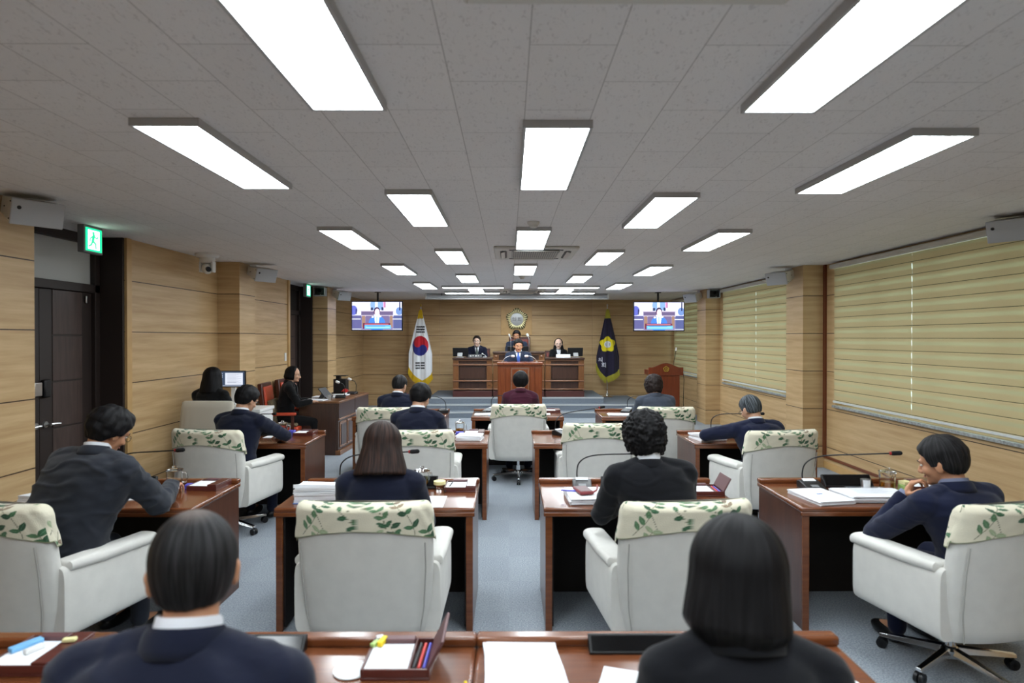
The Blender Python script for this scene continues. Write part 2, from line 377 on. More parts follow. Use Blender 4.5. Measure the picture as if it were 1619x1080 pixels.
class MB:
    def __init__(self):
        self.v = []; self.f = []; self.mi = []
    def add(self, vs, fs, mi=0):
        o = len(self.v)
        self.v.extend([tuple(p) for p in vs])
        self.f.extend([tuple(i + o for i in f) for f in fs])
        self.mi.extend([mi] * len(fs))
        return self
    def box(self, c, s, rz=0, rx=0, ry=0, mi=0):
        hx, hy, hz = s[0] / 2, s[1] / 2, s[2] / 2
        vs = [Vector((x, y, z)) for x in (-hx, hx) for y in (-hy, hy) for z in (-hz, hz)]
        if rz or rx or ry:
            m = Matrix.Rotation(rz, 3, 'Z') @ Matrix.Rotation(ry, 3, 'Y') @ Matrix.Rotation(rx, 3, 'X')
            vs = [m @ v for v in vs]
        vs = [v + Vector(c) for v in vs]
        fs = [(0, 1, 3, 2), (4, 6, 7, 5), (0, 4, 5, 1), (2, 3, 7, 6), (0, 2, 6, 4), (1, 5, 7, 3)]
        return self.add(vs, fs, mi)
    def b(self, x0, x1, y0, y1, z0, z1, mi=0):
        return self.box(((x0 + x1) / 2, (y0 + y1) / 2, (z0 + z1) / 2), (abs(x1 - x0), abs(y1 - y0), abs(z1 - z0)), mi=mi)
    def rings(self, rings, close=True, mi=0, cap=True):
        o = len(self.v); n = len(rings[0])
        vs = [p for r in rings for p in r]; fs = []
        for i in range(len(rings) - 1):
            for j in range(n if close else n - 1):
                k = (j + 1) % n
                fs.append((i * n + j, i * n + k, (i + 1) * n + k, (i + 1) * n + j))
        if cap:
            fs.append(tuple(range(n - 1, -1, -1)))
            fs.append(tuple((len(rings) - 1) * n + j for j in range(n)))
        return self.add(vs, fs, mi)
    def cyl(self, p0, p1, r0, r1=None, n=16, mi=0):
        r1 = r0 if r1 is None else r1
        p0 = Vector(p0); p1 = Vector(p1); u, w, d = basis(p1 - p0)
        rr = []
        for p, r in ((p0, r0), (p1, r1)):
            rr.append([p + (u * math.cos(t) + w * math.sin(t)) * r for t in [2 * PI * i / n for i in range(n)]])
        return self.rings(rr, mi=mi)
    def tube(self, pts, r, n=8, mi=0):
        pts = [Vector(p) for p in pts]; rr = []
        rs = r if isinstance(r, (list, tuple)) else [r] * len(pts)
        u0 = None
        for i, p in enumerate(pts):
            d = (pts[min(i + 1, len(pts) - 1)] - pts[max(i - 1, 0)]).normalized()
            if u0 is None: u, w, _ = basis(d)
            else:
                u = (u0 - d * u0.dot(d)).normalized(); w = d.cross(u)
            u0 = u
            rr.append([p + (u * math.cos(t) + w * math.sin(t)) * rs[i] for t in [2 * PI * k / n for k in range(n)]])
        return self.rings(rr, mi=mi)
    def ell(self, c, r, n=20, m=12, rot=None, mi=0):
        c = Vector(c); rr = []
        if isinstance(r, (int, float)): r = (r, r, r)
        for i in range(1, m):
            ph = -PI / 2 + PI * i / m
            ring = []
            for j in range(n):
                th = 2 * PI * j / n
                v = Vector((r[0] * math.cos(ph) * math.cos(th), r[1] * math.cos(ph) * math.sin(th), r[2] * math.sin(ph)))
                if rot is not None: v = rot @ v
                ring.append(c + v)
            rr.append(ring)
        o = len(self.v); self.rings(rr, mi=mi, cap=False)
        for z, ring0 in ((-r[2], 0), (r[2], (m - 2) * n)):
            v = Vector((0, 0, z))
            if rot is not None: v = rot @ v
            k = len(self.v); self.v.append(tuple(c + v))
            for j in range(n):
                a, b_ = o + ring0 + j, o + ring0 + (j + 1) % n
                self.f.append((k, b_, a) if z < 0 else (k, a, b_)); self.mi.append(mi)
        return self
    def caps(self, p0, p1, r0, r1=None, n=14):
        """tapered capsule"""
        r1 = r0 if r1 is None else r1
        p0 = Vector(p0); p1 = Vector(p1)
        if (p1 - p0).length < 1e-5: p1 = p0 + Vector((0, 0, 1e-4))
        u, w, d = basis(p1 - p0); rr = []
        prof = []
        for i in range(1, 6):
            a = -PI / 2 + (PI / 2) * i / 5
            prof.append((p0 + d * (r0 * math.sin(a)), r0 * math.cos(a)))
        for i in range(0, 5):
            a = (PI / 2) * i / 5
            prof.append((p1 + d * (r1 * math.sin(a)), r1 * math.cos(a)))
        for p, r in prof:
            rr.append([p + (u * math.cos(t) + w * math.sin(t)) * r for t in [2 * PI * k / n for k in range(n)]])
        o = len(self.v); self.rings(rr, cap=False)
        k0 = len(self.v); self.v.append(tuple(p0 - d * r0)); k1 = len(self.v); self.v.append(tuple(p1 + d * r1))
        L = (len(rr) - 1) * n
        for j in range(n):
            self.f.append((k0, o + (j + 1) % n, o + j)); self.mi.append(0)
            self.f.append((k1, o + L + j, o + L + (j + 1) % n)); self.mi.append(0)
        return self
    def lathe(self, prof, c=(0, 0, 0), n=28, mi=0, axis='Z'):
        rr = []
        for r, z in prof:
            ring = []
            for j in range(n):
                t = 2 * PI * j / n
                p = (r * math.cos(t), r * math.sin(t), z)
                if axis == 'Y': p = (p[0], -z, p[1])
                ring.append((c[0] + p[0], c[1] + p[1], c[2] + p[2]))
            rr.append(ring)
        return self.rings(rr, mi=mi)
    def prism(self, poly, y0, y1, mi=0, plane='XZ'):
        """extrude a polygon given in a plane along the remaining axis"""
        def P(a, b_, t):
            return {'XZ': (a, t, b_), 'XY': (a, b_, t), 'YZ': (t, a, b_)}[plane]
        return self.rings([[P(a, b_, y0) for a, b_ in poly], [P(a, b_, y1) for a, b_ in poly]], mi=mi)
    def xf(self, m, start=0):
        for i in range(start, len(self.v)):
            self.v[i] = tuple(m @ Vector(self.v[i]))
        return self
    def mesh(self, name):
        me = bpy.data.meshes.new(name)
        me.from_pydata(self.v, [], self.f)
        me.update()
        bm = bmesh.new(); bm.from_mesh(me)
        bmesh.ops.recalc_face_normals(bm, faces=bm.faces)
        bm.to_mesh(me); bm.free()
        return me
    def build(self, name, mats, parent=None, smooth=True, bevel=0.0, seg=2, angle=35, col=None):
        me = self.mesh(name)
        mats = mats if isinstance(mats, (list, tuple)) else [mats]
        for mm in mats: me.materials.append(M[mm] if isinstance(mm, str) else mm)
        if len(mats) > 1:
            me.polygons.foreach_set('material_index', self.mi)
        if smooth:
            me.polygons.foreach_set('use_smooth', [True] * len(me.polygons))
            me.set_sharp_from_angle(angle=R(angle))
        if col is not None:
            a = me.color_attributes.new('Col', 'FLOAT_COLOR', 'POINT')
            a.data.foreach_set('color', np.asarray(col, dtype=np.float32).ravel())
        o = link(name, me, parent)
        if bevel > 0:
            md = o.modifiers.new('bevel', 'BEVEL'); md.width = bevel; md.segments = seg
            md.limit_method = 'ANGLE'; md.angle_limit = R(40)
        return o

def link(name, me, parent=None):
    o = bpy.data.objects.new(name, me)
    COL.objects.link(o)
    if parent is not None: o.parent = parent
    return o

def thing(name, label, cat, loc=(0, 0, 0), rz=0.0, group=None, rot=None):
    o = bpy.data.objects.new(name, None)
    o.empty_display_size = 0.1
    COL.objects.link(o)
    o.location = loc; o.rotation_euler = rot if rot else (0, 0, rz)
    o['label'] = label; o['category'] = cat
    if group: o['group'] = group
    return o
def tag(o, label, cat, group=None):
    o['label'] = label; o['category'] = cat
    if group: o['group'] = group
    return o
def struct(o):
    o['kind'] = 'structure'
    return o
def copy_tree(o, parent=None):
    c = o.copy(); COL.objects.link(c); c.parent = parent
    for ch in list(o.children): copy_tree(ch, c)
    return c
PROTO = {}
def place(key, make, loc, rz=0.0, label=None, group=None, rot=None, scale=None):
    """first call makes the thing, later calls copy it with its parts"""
    if key not in PROTO:
        o = make(); PROTO[key] = o
    else:
        o = copy_tree(PROTO[key])
    o.location = loc; o.rotation_euler = rot if rot else (0, 0, rz)
    if scale: o.scale = (scale, scale, scale)
    if label: o['label'] = label
    if group: o['group'] = group
    elif 'group' in o: del o['group']
    return o

def grid_paint(name, fn, nx, nz, w, h, m, parent=None, y=0.0, loc=None):
    """flat rectangle in the XZ plane (facing -Y) with a picture given by fn(u, v) -> rgb arrays"""
    u = np.linspace(0, 1, nx); v = np.linspace(0, 1, nz)
    U, V = np.meshgrid(u, v)
    vs = np.stack([(U - 0.5) * w, np.full_like(U, y), (V - 0.5) * h], -1).reshape(-1, 3)
    fs = []
    for j in range(nz - 1):
        for i in range(nx - 1):
            a = j * nx + i
            fs.append((a, a + 1, a + nx + 1, a + nx))
    col = fn(U.ravel(), V.ravel())
    me = bpy.data.meshes.new(name); me.from_pydata([tuple(p) for p in vs], [], fs)
    me.materials.append(M[m])
    a = me.color_attributes.new('Col', 'FLOAT_COLOR', 'POINT')
    c4 = np.ones((len(vs), 4), np.float32); c4[:, :3] = col
    a.data.foreach_set('color', c4.ravel())
    o = link(name, me, parent)
    if loc: o.location = loc
    return o
def C3(r, g, b): return np.array(S(r, g, b)[:3])
def put(col, mask, c): col[mask] = c
def seg_d(U, V, x0, y0, x1, y1):
    dx, dy = x1 - x0, y1 - y0; L = dx * dx + dy * dy + 1e-12
    t = np.clip(((U - x0) * dx + (V - y0) * dy) / L, 0, 1)
    return np.hypot(U - x0 - t * dx, V - y0 - t * dy)

# ================================================================== THE ROOM
XL, XR, YB, YF, ZC = -3.85, 4.35, 16.2, -3.2, 2.79
def sbox(name, x0, x1, y0, y1, z0, z1, m, bevel=0, parent=None):
    o = MB().b(x0, x1, y0, y1, z0, z1).build(name, m, parent, smooth=False, bevel=bevel)
    if parent is None: struct(o)
    return o
sbox('floor', XL - 0.6, XR + 0.3, YF, YB + 0.2, -0.1, 0, 'carpet')
sbox('ceiling', XL - 0.6, XR + 0.3, YF, YB + 0.2, ZC, ZC + 0.1, 'ceiling')
# left wall with two deep door openings and its pilasters
mb = MB()
for a, b_ in ((YF, 4.65), (6.17, 10.76), (12.05, YB)):
    mb.b(XL - 0.3, XL, a, b_, 0, ZC)
for a, b_ in ((0.2, 0.68), (4.15, 4.62), (8.12, 8.61), (12.05, 12.63)):
    mb.b(XL - 0.01, -3.56, a, b_, 0, ZC)
struct(mb.build('wall_left', 'wall', smooth=False))
# back wall with two shallow pilasters and the square panel behind the emblem
mb = MB().b(XL - 0.3, XR + 0.3, YB, YB + 0.15, 0, ZC)
mb.b(-2.64, -1.82, YB - 0.05, YB + 0.01, 0, ZC).b(2.19, 2.99, YB - 0.05, YB + 0.01, 0, ZC)
struct(mb.build('wall_back', 'wall', smooth=False))
sbox('trim_1', -0.217, 0.60, YB - 0.03, YB + 0.01, 1.86, 2.66, 'cream_trim', bevel=0.004)
sbox('wall_front', XL - 0.3, XR + 0.3, YF - 0.15, YF, 0, ZC, 'wall')
# right wall with three window openings
WIN = ((4.4, 8.15), (9.2, 12.38), (13.42, 16.02))
mb = MB().b(XR, XR + 0.25, YF, YB, 0, 0.90).b(XR, XR + 0.25, YF, YB, 2.72, ZC)
prev = YF
for a, b_ in WIN:
    mb.b(XR, XR + 0.25, prev, a, 0.90, 2.72); prev = b_
mb.b(XR, XR + 0.25, prev, YB, 0.90, 2.72)
for a, b_ in ((0.3, 0.8), (4.2, 4.42), (8.44, 8.95), (12.63, 13.2)):
    mb.b(4.05, XR + 0.01, a, b_, 0, ZC)
struct(mb.build('wall_right', 'wall', smooth=False))
# light wood edge strips next to the door openings, and cable conduits along the right wall
sbox('trim_2', XL, XL + 0.02, 6.17, 6.25, 0, ZC, 'cream_trim')
sbox('trim_3', XL, XL + 0.02, 10.67, 10.76, 0, ZC, 'cream_trim')
sbox('trim_4', XR - 0.025, XR, 8.38, 8.44, 0.16, ZC, 'conduit')
sbox('trim_5', XR - 0.025, XR, -2.0, 8.44, 0.145, 0.175, 'conduit')
sbox('baseboard_right', XR - 0.012, XR, YF, 8.44, 0, 0.09, 'cream_trim')
sbox('baseboard_left', XL, XL + 0.012, 6.25, 8.12, 0, 0.09, 'cream_trim')

# windows: sashes, glass, sill; the roller blinds hang in front as things
for i, (a, b_) in enumerate(WIN):
    mb = MB(); x0, x1 = XR + 0.11, XR + 0.17
    zl, zh = 0.92, 2.70
    mb.b(x0, x1, a, b_, zl, zl + 0.06).b(x0, x1, a, b_, zh - 0.06, zh)
    n = 4
    for k in range(n + 1):
        y = a + (b_ - a) * k / n
        mb.b(x0, x1, max(a, y - 0.035), min(b_, y + 0.035), zl + 0.06, zh - 0.06)
    fr = mb.build('window_%d' % (i + 1), 'white_frame', smooth=False); struct(fr)
    g = MB().b(x0 + 0.025, x0 + 0.032, a + 0.03, b_ - 0.03, zl + 0.05, zh - 0.05).build('window_pane', 'glass_win', fr, smooth=False)
    s_ = sbox('sill', XR - 0.05, XR + 0.10, a - 0.01, b_ + 0.01, 0.862, 0.895, 'sill', bevel=0.004, parent=fr)
def make_blind(y0, y1, label, zb=0.93):
    t = thing('roller_blind', label, 'blind', (XR - 0.035, (y0 + y1) / 2, 0), group=None)
    L = y1 - y0
    rr = []
    z = 2.70
    pts = []
    while z > zb + 0.02:
        k = (z / 0.137) % 1.0
        pts.append((z, 0.006 * k)); z -= 0.0137
    pts.append((zb + 0.02, 0))
    mb = MB()
    for sgn in (0,):
        rr = [[(-dx, -L / 2 + (0.0035 if 0.5 < (zz / 0.137) % 1 < 0.88 else 0.0005), zz), (-dx, L / 2 - (0.0035 if 0.5 < (zz / 0.137) % 1 < 0.88 else 0.0005), zz)] for zz, dx in pts]
    mb.rings(rr, close=False, cap=False)
    mb.build('blind_fabric', 'blind', t, smooth=False)
    MB().b(-0.022, 0.012, -L / 2 + 0.002, L / 2 - 0.002, zb, zb + 0.026).build('bottom_rail', 'white_frame', t, bevel=0.004)
    # chain-like fabric edge: small square tabs where the bands overlap
    return t
blinds = [(4.5, 6.5505, 'near zebra roller blind of the first right-hand window, cut by the frame edge'),
          (6.5505, 8.12, 'zebra roller blind at the far end of the nearest big window'),
          (9.22, 10.7, 'zebra roller blind of the middle window, nearer half beside the pillar'),
          (10.7, 12.36, 'zebra roller blind of the middle window, farther half'),
          (13.45, 14.86, 'narrow zebra roller blind just behind the far right pillar'),
          (14.86, 16.0, 'zebra roller blind in the far right corner beside the back wall')]
for y0, y1, lb in blinds: make_blind(y0, y1, lb)
for (a, b_), lb in zip(WIN, ('long cream blind cassette above the nearest window', 'cream blind cassette above the middle window', 'cream blind cassette above the far window by the hanging television')):
    o = MB().b(XR - 0.085, XR - 0.005, a + 0.02, b_ + 0.02, 2.703, 2.762).build('blind_cassette', 'blind_rail', bevel=0.012)
    tag(o, lb, 'blind cassette')

# doors in the left wall
def make_door(n, y0, y1, leafs):
    X = XL - 0.28
    fr = MB()
    fr.b(X - 0.05, XL - 0.005, y1 - 0.03, y1 - 0.001, 0, ZC)         # far reveal
    fr.b(X - 0.05, XL - 0.005, y0 + 0.001, y0 + 0.03, 0, ZC)
    fr.b(X - 0.05, X + 0.05, y0 + 0.03, y1 - 0.03, 2.23, 2.31)
    fr.b(X - 0.05, X + 0.05, y0 + 0.03, y1 - 0.03, 2.70, ZC)
    fr.b(X - 0.05, X + 0.05, y1 - 0.10, y1 - 0.03, 0, 2.70)
    fr.b(X - 0.05, X + 0.05, y0 + 0.03, y0 + 0.07, 0, 2.70)
    f = fr.build('door_%d' % n, 'door_frame', smooth=False, bevel=0.004); struct(f)
    MB().b(X - 0.02, X + 0.0, y0 + 0.07, y1 - 0.10, 2.31, 2.70).build('transom_panel', 'white_panel' if n == 1 else 'door_dark', f, smooth=False)
    ya, yb = y0 + 0.07, y1 - 0.10
    w = (yb - ya) / leafs
    for k in range(leafs):
        l0, l1 = ya + w * k + 0.002, ya + w * (k + 1) - 0.002
        lf = MB().b(X - 0.03, X + 0.012, l0, l1, 0.01, 2.225)
        leaf = lf.build('door_leaf', 'door_frame', f, bevel=0.003)
        pm = MB()
        for z0 in (0.14, 0.56, 0.98, 1.40, 1.82):
            pm.b(X + 0.012, X + 0.018, l0 + 0.15, l1 - 0.14, z0, z0 + 0.405)
        pm.build('raised_panel', 'door', leaf, bevel=0.003)
        hy = l1 - 0.055 if (k == 0 and leafs == 2) else l0 + 0.055
        sgn = -1 if (k == 0 and leafs == 2) else 1
        h = MB().cyl((X + 0.012, hy, 1.02), (X + 0.028, hy, 1.02), 0.028, n=24)
        h.cyl((X + 0.02, hy, 1.02), (X + 0.075, hy, 1.02), 0.010)
        h.tube([(X + 0.07, hy, 1.02), (X + 0.072, hy + sgn * 0.03, 1.022), (X + 0.068, hy + sgn * 0.12, 1.015)], [0.011, 0.012, 0.008])
        h.build('door_handle', 'steel', leaf)
    if n == 1:
        d = MB().b(X + 0.012, X + 0.055, (ya + yb) / 2 + 0.01, (ya + yb) / 2 + 0.085, 1.26, 1.42).build('digital_lock', 'black', f, bevel=0.012)
        MB().b(X + 0.012, X + 0.05, (ya + yb) / 2 - 0.10, (ya + yb) / 2 - 0.012, 1.28, 1.40).build('lock_keeper', 'steel', f, bevel=0.006)
        MB().box((X + 0.03, yb - 0.10, 2.16), (0.015, 0.02, 0.07)).build('door_hook', 'steel', f, bevel=0.004)
    sbox('backing', X - 0.09, X - 0.055, y0, y1, 0, ZC, 'door_dark', parent=f)
make_door(1, 4.65, 6.17, 2)
make_door(2, 10.76, 12.05, 1)

# stage: three carpeted levels against the back wall
mb = MB()
mb.b(-1.87, 3.12, 13.67, YB, 0, 0.134).b(-1.87, 3.12, 13.97, YB, 0.134, 0.268).b(-1.87, 2.20, 14.27, YB, 0.268, 0.402)
struct(mb.build('floor_stage', 'stair_carpet', smooth=False))
mb = MB()
for y, z, x1 in ((13.67, 0.134, 3.12), (13.97, 0.268, 3.12), (14.27, 0.402, 2.20)):
    mb.b(-1.87, x1, y - 0.006, y + 0.03, z - 0.03, z + 0.004)
struct(mb.build('trim_6', 'nosing', smooth=False))

# ------------------------------------------------------------------ ceiling lights
def make_light():
    t = thing('ceiling_light', 'x', 'ceiling light', group=None)
    f = MB()
    w, l, h = 0.32, 1.20, 0.036
    f.b(-w / 2, -w / 2 + 0.014, -l / 2, l / 2, -h, 0).b(w / 2 - 0.014, w / 2, -l / 2, l / 2, -h, 0)
    f.b(-w / 2 + 0.014, w / 2 - 0.014, -l / 2, -l / 2 + 0.014, -h, 0).b(-w / 2 + 0.014, w / 2 - 0.014, l / 2 - 0.014, l / 2, -h, 0)
    f.b(-w / 2 + 0.014, w / 2 - 0.014, -l / 2 + 0.014, l / 2 - 0.014, -0.012, 0)
    f.build('light_frame', 'light_frame', t, smooth=False)
    MB().b(-w / 2 + 0.014, w / 2 - 0.014, -l / 2 + 0.014, l / 2 - 0.014, -h + 0.004, -h + 0.010).build('diffuser', 'light', t, smooth=False)
    return t
ordn = ['nearest', 'second', 'third', 'fourth', 'fifth', 'sixth']
cols = [('outer left', -1.57, [0.05, 2.80, 5.53, 8.26, 11.0]), ('inner left', -0.68, [-1.33, 1.42, 4.14, 6.88, 9.56, 12.3]),
        ('middle', 0.225, [0.05, 2.82, 5.54, 8.27, 11.02]), ('inner right', 1.155, [-1.33, 1.44, 4.22, 6.95, 9.62, 12.3]),
        ('outer right', 2.08, [0.05, 2.92, 5.64, 8.36, 11.08])]
for cname, cx, ys in cols:
    k = 0
    for y in ys:
        if y + 1.2 < 1.85: lb = 'flat rectangular ceiling light behind the camera, %s row' % cname
        else:
            lb = 'flat rectangular ceiling light in the %s row, %s in view from the camera' % (cname, ordn[k]); k += 1
        place('light', make_light, (cx, y + 0.6, ZC), label=lb, group='ceiling light panels')
place('light', make_light, (-0.70, 11.93, ZC), rz=R(90), label='crosswise ceiling light left of the middle row, before the screen housing', group='ceiling light panels')
place('light', make_light, (1.15, 11.93, ZC), rz=R(90), label='crosswise ceiling light right of the middle row, before the screen housing', group='ceiling light panels')

for x, y, lb in ((-0.80, 13.40, 'crosswise ceiling light just before the screen housing, left'), (1.27, 13.40, 'crosswise ceiling light just before the screen housing, right'),
                 (0.2, 14.9, 'added ceiling light over the stage to brighten the back wall, hidden behind the screen housing')):  # stage light is an added, unseen lamp that brightens the back wall
    place('light', make_light, (x, y, ZC), rz=R(90), label=lb, group='ceiling light panels')

def make_aircon():
    t = thing('ceiling_air_conditioner', 'x', 'air conditioner')
    b = MB().b(-0.47, 0.47, -0.47, 0.47, -0.03, 0)
    b.build('face_panel', 'off_white', t, bevel=0.012)
    g = MB()
    g.b(-0.27, 0.27, -0.27, 0.27, -0.034, -0.03)
    gr = g.build('intake_grille', 'grey_plastic', t, smooth=False)
    g = MB()
    for i in range(22):
        x = -0.26 + i * 0.0248
        g.b(x - 0.004, x + 0.004, -0.26, 0.26, -0.041, -0.034)
    for i in range(8):
        y = -0.26 + i * 0.074
        g.b(-0.26, 0.26, y - 0.003, y + 0.003, -0.043, -0.041)
    g.build('grille_slats', 'off_white', gr, smooth=False)
    for a in range(4):
        s_ = MB().b(-0.26, 0.26, 0.325, 0.40, -0.034, -0.029)
        s_.b(0.26, 0.30, 0.335, 0.385, -0.034, -0.029).b(-0.30, -0.26, 0.335, 0.385, -0.034, -0.029)
        s_.xf(Matrix.Rotation(a * PI / 2, 3, 'Z'))
        sl = s_.build('air_slot', 'black', t, smooth=False)
        fl = MB().box((0, 0.372, -0.040), (0.50, 0.045, 0.008), rx=R(-16)); fl.xf(Matrix.Rotation(a * PI / 2, 3, 'Z'))
        fl.build('louvre', 'off_white', sl, bevel=0.003)
    return t
place('ac', make_aircon, (0.30, 7.16, ZC), label='square ceiling air conditioner between the third and fourth middle lights')
place('ac', make_aircon, (0.28, 13.02, ZC), label='far ceiling air conditioner just before the screen housing')
place('ac', make_aircon, (0.34, 1.33, ZC), label='near ceiling air conditioner cut off by the top edge of the photo')
def make_smoke():
    o = MB().lathe([(0.001, 0), (0.052, 0), (0.055, -0.008), (0.05, -0.02), (0.038, -0.03), (0.034, -0.045), (0.02, -0.052), (0.001, -0.053)]).build('smoke_detector', 'off_white')
    return tag(o, 'x', 'smoke detector')
place('smoke', make_smoke, (0.21, 5.30, ZC), label='round smoke detector just before the third middle ceiling light')
place('smoke', make_smoke, (0.21, 9.95, ZC), label='small round smoke detector far down the middle ceiling line')
# projection screen housing
t = thing('projection_screen_housing', 'long white projection screen housing under the ceiling before the back wall', 'projection screen', (0.18, 13.92, ZC))
prof = [(0.055 * math.cos(a), -0.055 + 0.055 * math.sin(a)) for a in [2 * PI * i / 20 for i in range(20)]]
MB().rings([[(x, p[0], p[1]) for p in prof] for x in (-2.06, 2.06)]).build('housing_tube', 'silver', t)
MB().b(-2.04, 2.04, -0.012, 0.012, -0.128, -0.108).build('bottom_bar', 'white', t, bevel=0.004)
for sx in (-1, 1):
    MB().b(sx * 2.06 - 0.02, sx * 2.06 + 0.02, -0.062, 0.062, -0.125, 0).build('end_bracket', 'off_white', t, bevel=0.006)
for sx in (-1.7, 1.75):
    MB().cyl((sx, -0.09, 0), (sx, -0.09, -0.05), 0.012).b(sx - 0.02, sx + 0.02, -0.11, -0.0, -0.02, -0.008).build('hanger', 'grey_plastic', t)

# ------------------------------------------------------------------ wall speakers
def make_speaker():
    t = thing('wall_speaker', 'x', 'speaker')
    # end panels are tapered (seen as trapezoids), the long front grille looks along +X
    poly = [(0.10, -0.088), (0.10, 0.088), (-0.11, 0.058), (-0.11, -0.058)]
    c = MB(); c.rings([[(x, y, z) for x, z in poly] for y in (-0.15, 0.15)])
    c.build('cabinet', 'off_white', t, bevel=0.006)
    g = MB().b(0.10, 0.118, -0.155, 0.155, -0.09, 0.09); g.build('grille', 'speaker_grille', t, bevel=0.006)
    for y in (-0.151, 0.151):
        for (x, z) in ((0.085, -0.06), (0.085, 0.06), (-0.03, 0)):
            MB().ell((x, y, z), 0.006, 8, 6).build('screw', 'black', t)
    MB().ell((0.118, -0.11, 0.03), (0.004, 0.013, 0.013), 12, 8).build('badge', 'black', t)
    MB().cyl((-0.25, 0, 0.0), (-0.10, 0, 0), 0.020).b(-0.27, -0.24, -0.05, 0.05, -0.06, 0.06).build('bracket', 'off_white', t)
    return t
spk = [((-3.37, 4.36, 2.69), 0, 'white wall speaker on the near left pillar, cut by the left photo edge'),
       ((-3.36, 8.36, 2.665), 0, 'white wall speaker on the middle left pillar beside the ceiling camera'),
       ((-3.37, 12.35, 2.655), 0, 'white wall speaker on the far left pillar beside the left television'),
       ((4.11, 4.98, 2.69), 1, 'white wall speaker at the right photo edge above the nearest blinds'),
       ((3.84, 8.68, 2.655), 1, 'white wall speaker on the near right pillar'),
       ((3.87, 12.9, 2.65), 1, 'white wall speaker on the far right pillar beside the right television')]
for loc, side, lb in spk:
    m = Matrix.Rotation(R(-36 if side == 0 else 216), 4, 'Z') @ Matrix.Rotation(R(20), 4, 'Y')
    place('spk', make_speaker, loc, rot=m.to_euler(), label=lb, group=None)

# exit signs
def exit_fn(u, v):
    col = np.tile(C3(20, 165, 110), (len(u), 1))
    x = (u - 0.5) * 1.0; y = v
    put(col, (np.abs(x) < 0.36) & (y > 0.08) & (y < 0.92), C3(235, 255, 245))
    g = C3(20, 150, 100)
    put(col, np.hypot(x + 0.02, y - 0.80) < 0.07, g)
    for s_ in ((0.0, .70, -0.06, .45, .075), (0.0, .68, 0.18, .58, .03), (0.18, .58, 0.26, .66, .03), (-0.02, .68, -0.2, .56, .03), (-0.2, .56, -0.24, .44, .03),
               (-0.05, .45, 0.12, .34, .045), (0.12, .34, 0.14, .14, .04), (-0.06, .45, -0.16, .28, .045), (-0.16, .28, -0.3, .2, .035)):
        put(col, seg_d(x, y, *s_[:4]) < s_[4], g)
    return col
def make_exit():
    t = thing('exit_sign', 'x', 'exit sign')
    MB().b(-0.03, 0.03, -0.125, 0.125, -0.245, 0).build('sign_box', 'grey_plastic', t, bevel=0.006)
    f = grid_paint('sign_face', exit_fn, 80, 80, 0.215, 0.205, 'exit', t)
    f.rotation_euler = (0, 0, R(90)); f.location = (0.032, 0, -0.125)
    return t
place('exit', make_exit, (-3.76, 5.53, ZC), label='green running-man exit sign above the near left double door')
place('exit', make_exit, (-3.76, 11.43, ZC), label='green exit sign above the far left door')

# ceiling PTZ camera
t = thing('ceiling_camera', 'white pan-tilt camera hanging from the ceiling near the left wall', 'camera', (-3.60, 7.34, ZC)); t.scale = (1.35, 1.35, 1.3)
MB().lathe([(0.001, 0), (0.10, 0), (0.10, -0.02), (0.085, -0.035), (0.001, -0.035)]).build('ceiling_plate', 'white', t)
MB().lathe([(0.001, -0.03), (0.062, -0.03), (0.066, -0.06), (0.05, -0.085), (0.001, -0.09)]).build('camera_base', 'white', t)
for _x in (-0.052, 0.052):
    MB().b(_x - 0.01, _x + 0.01, -0.03, 0.03, -0.17, -0.07).build('yoke_arm', 'white', t, bevel=0.006)
MB().ell((0, 0, -0.135), (0.045, 0.05, 0.05)).build('camera_head', 'white', t)
MB().cyl((0.02, -0.03, -0.14), (0.04, -0.058, -0.15), 0.022).build('lens', 'black', t)

# grey metal equipment boxes on the pillars
def make_ebox():
    t = thing('equipment_box', 'x', 'equipment box')
    b = MB(); w, d, h = 0.22, 0.16, 0.17
    b.b(-w / 2, w / 2, -0.01, d, -h, -h + 0.008).b(-w / 2, w / 2, -0.01, d, -0.008, 0).b(-w / 2, -w / 2 + 0.008, -0.01, d, -h, 0).b(w / 2 - 0.008, w / 2, -0.01, d, -h, 0).b(-w / 2, w / 2, d - 0.01, d, -h, 0)
    b.build('open_case', 'silver', t, smooth=False)
    MB().box((0, 0.07, -0.085), (0.16, 0.09, 0.11)).build('device', 'black', t, bevel=0.01)
    MB().cyl((0.01, 0.03, -0.07), (0.01, 0.005, -0.07), 0.03).build('lens', 'black_gloss', t)
    MB().ell((0.03, 0.0, -0.145), 0.009, 8, 6).build('fitting', 'white', t)
    return t
place('ebox', make_ebox, (-3.68, 11.89, 2.77), label='grey metal equipment box on the far left pillar beside the exit sign')
place('ebox', make_ebox, (4.18, 12.465, 2.77), label='grey metal equipment box on the far right pillar above the blinds')
# light switch
o = MB().b(XL, XL + 0.012, 10.52, 10.60, 1.39, 1.53).build('light_switch', 'white', bevel=0.004)
tag(o, 'white wall light switch beside the far left door', 'switch')

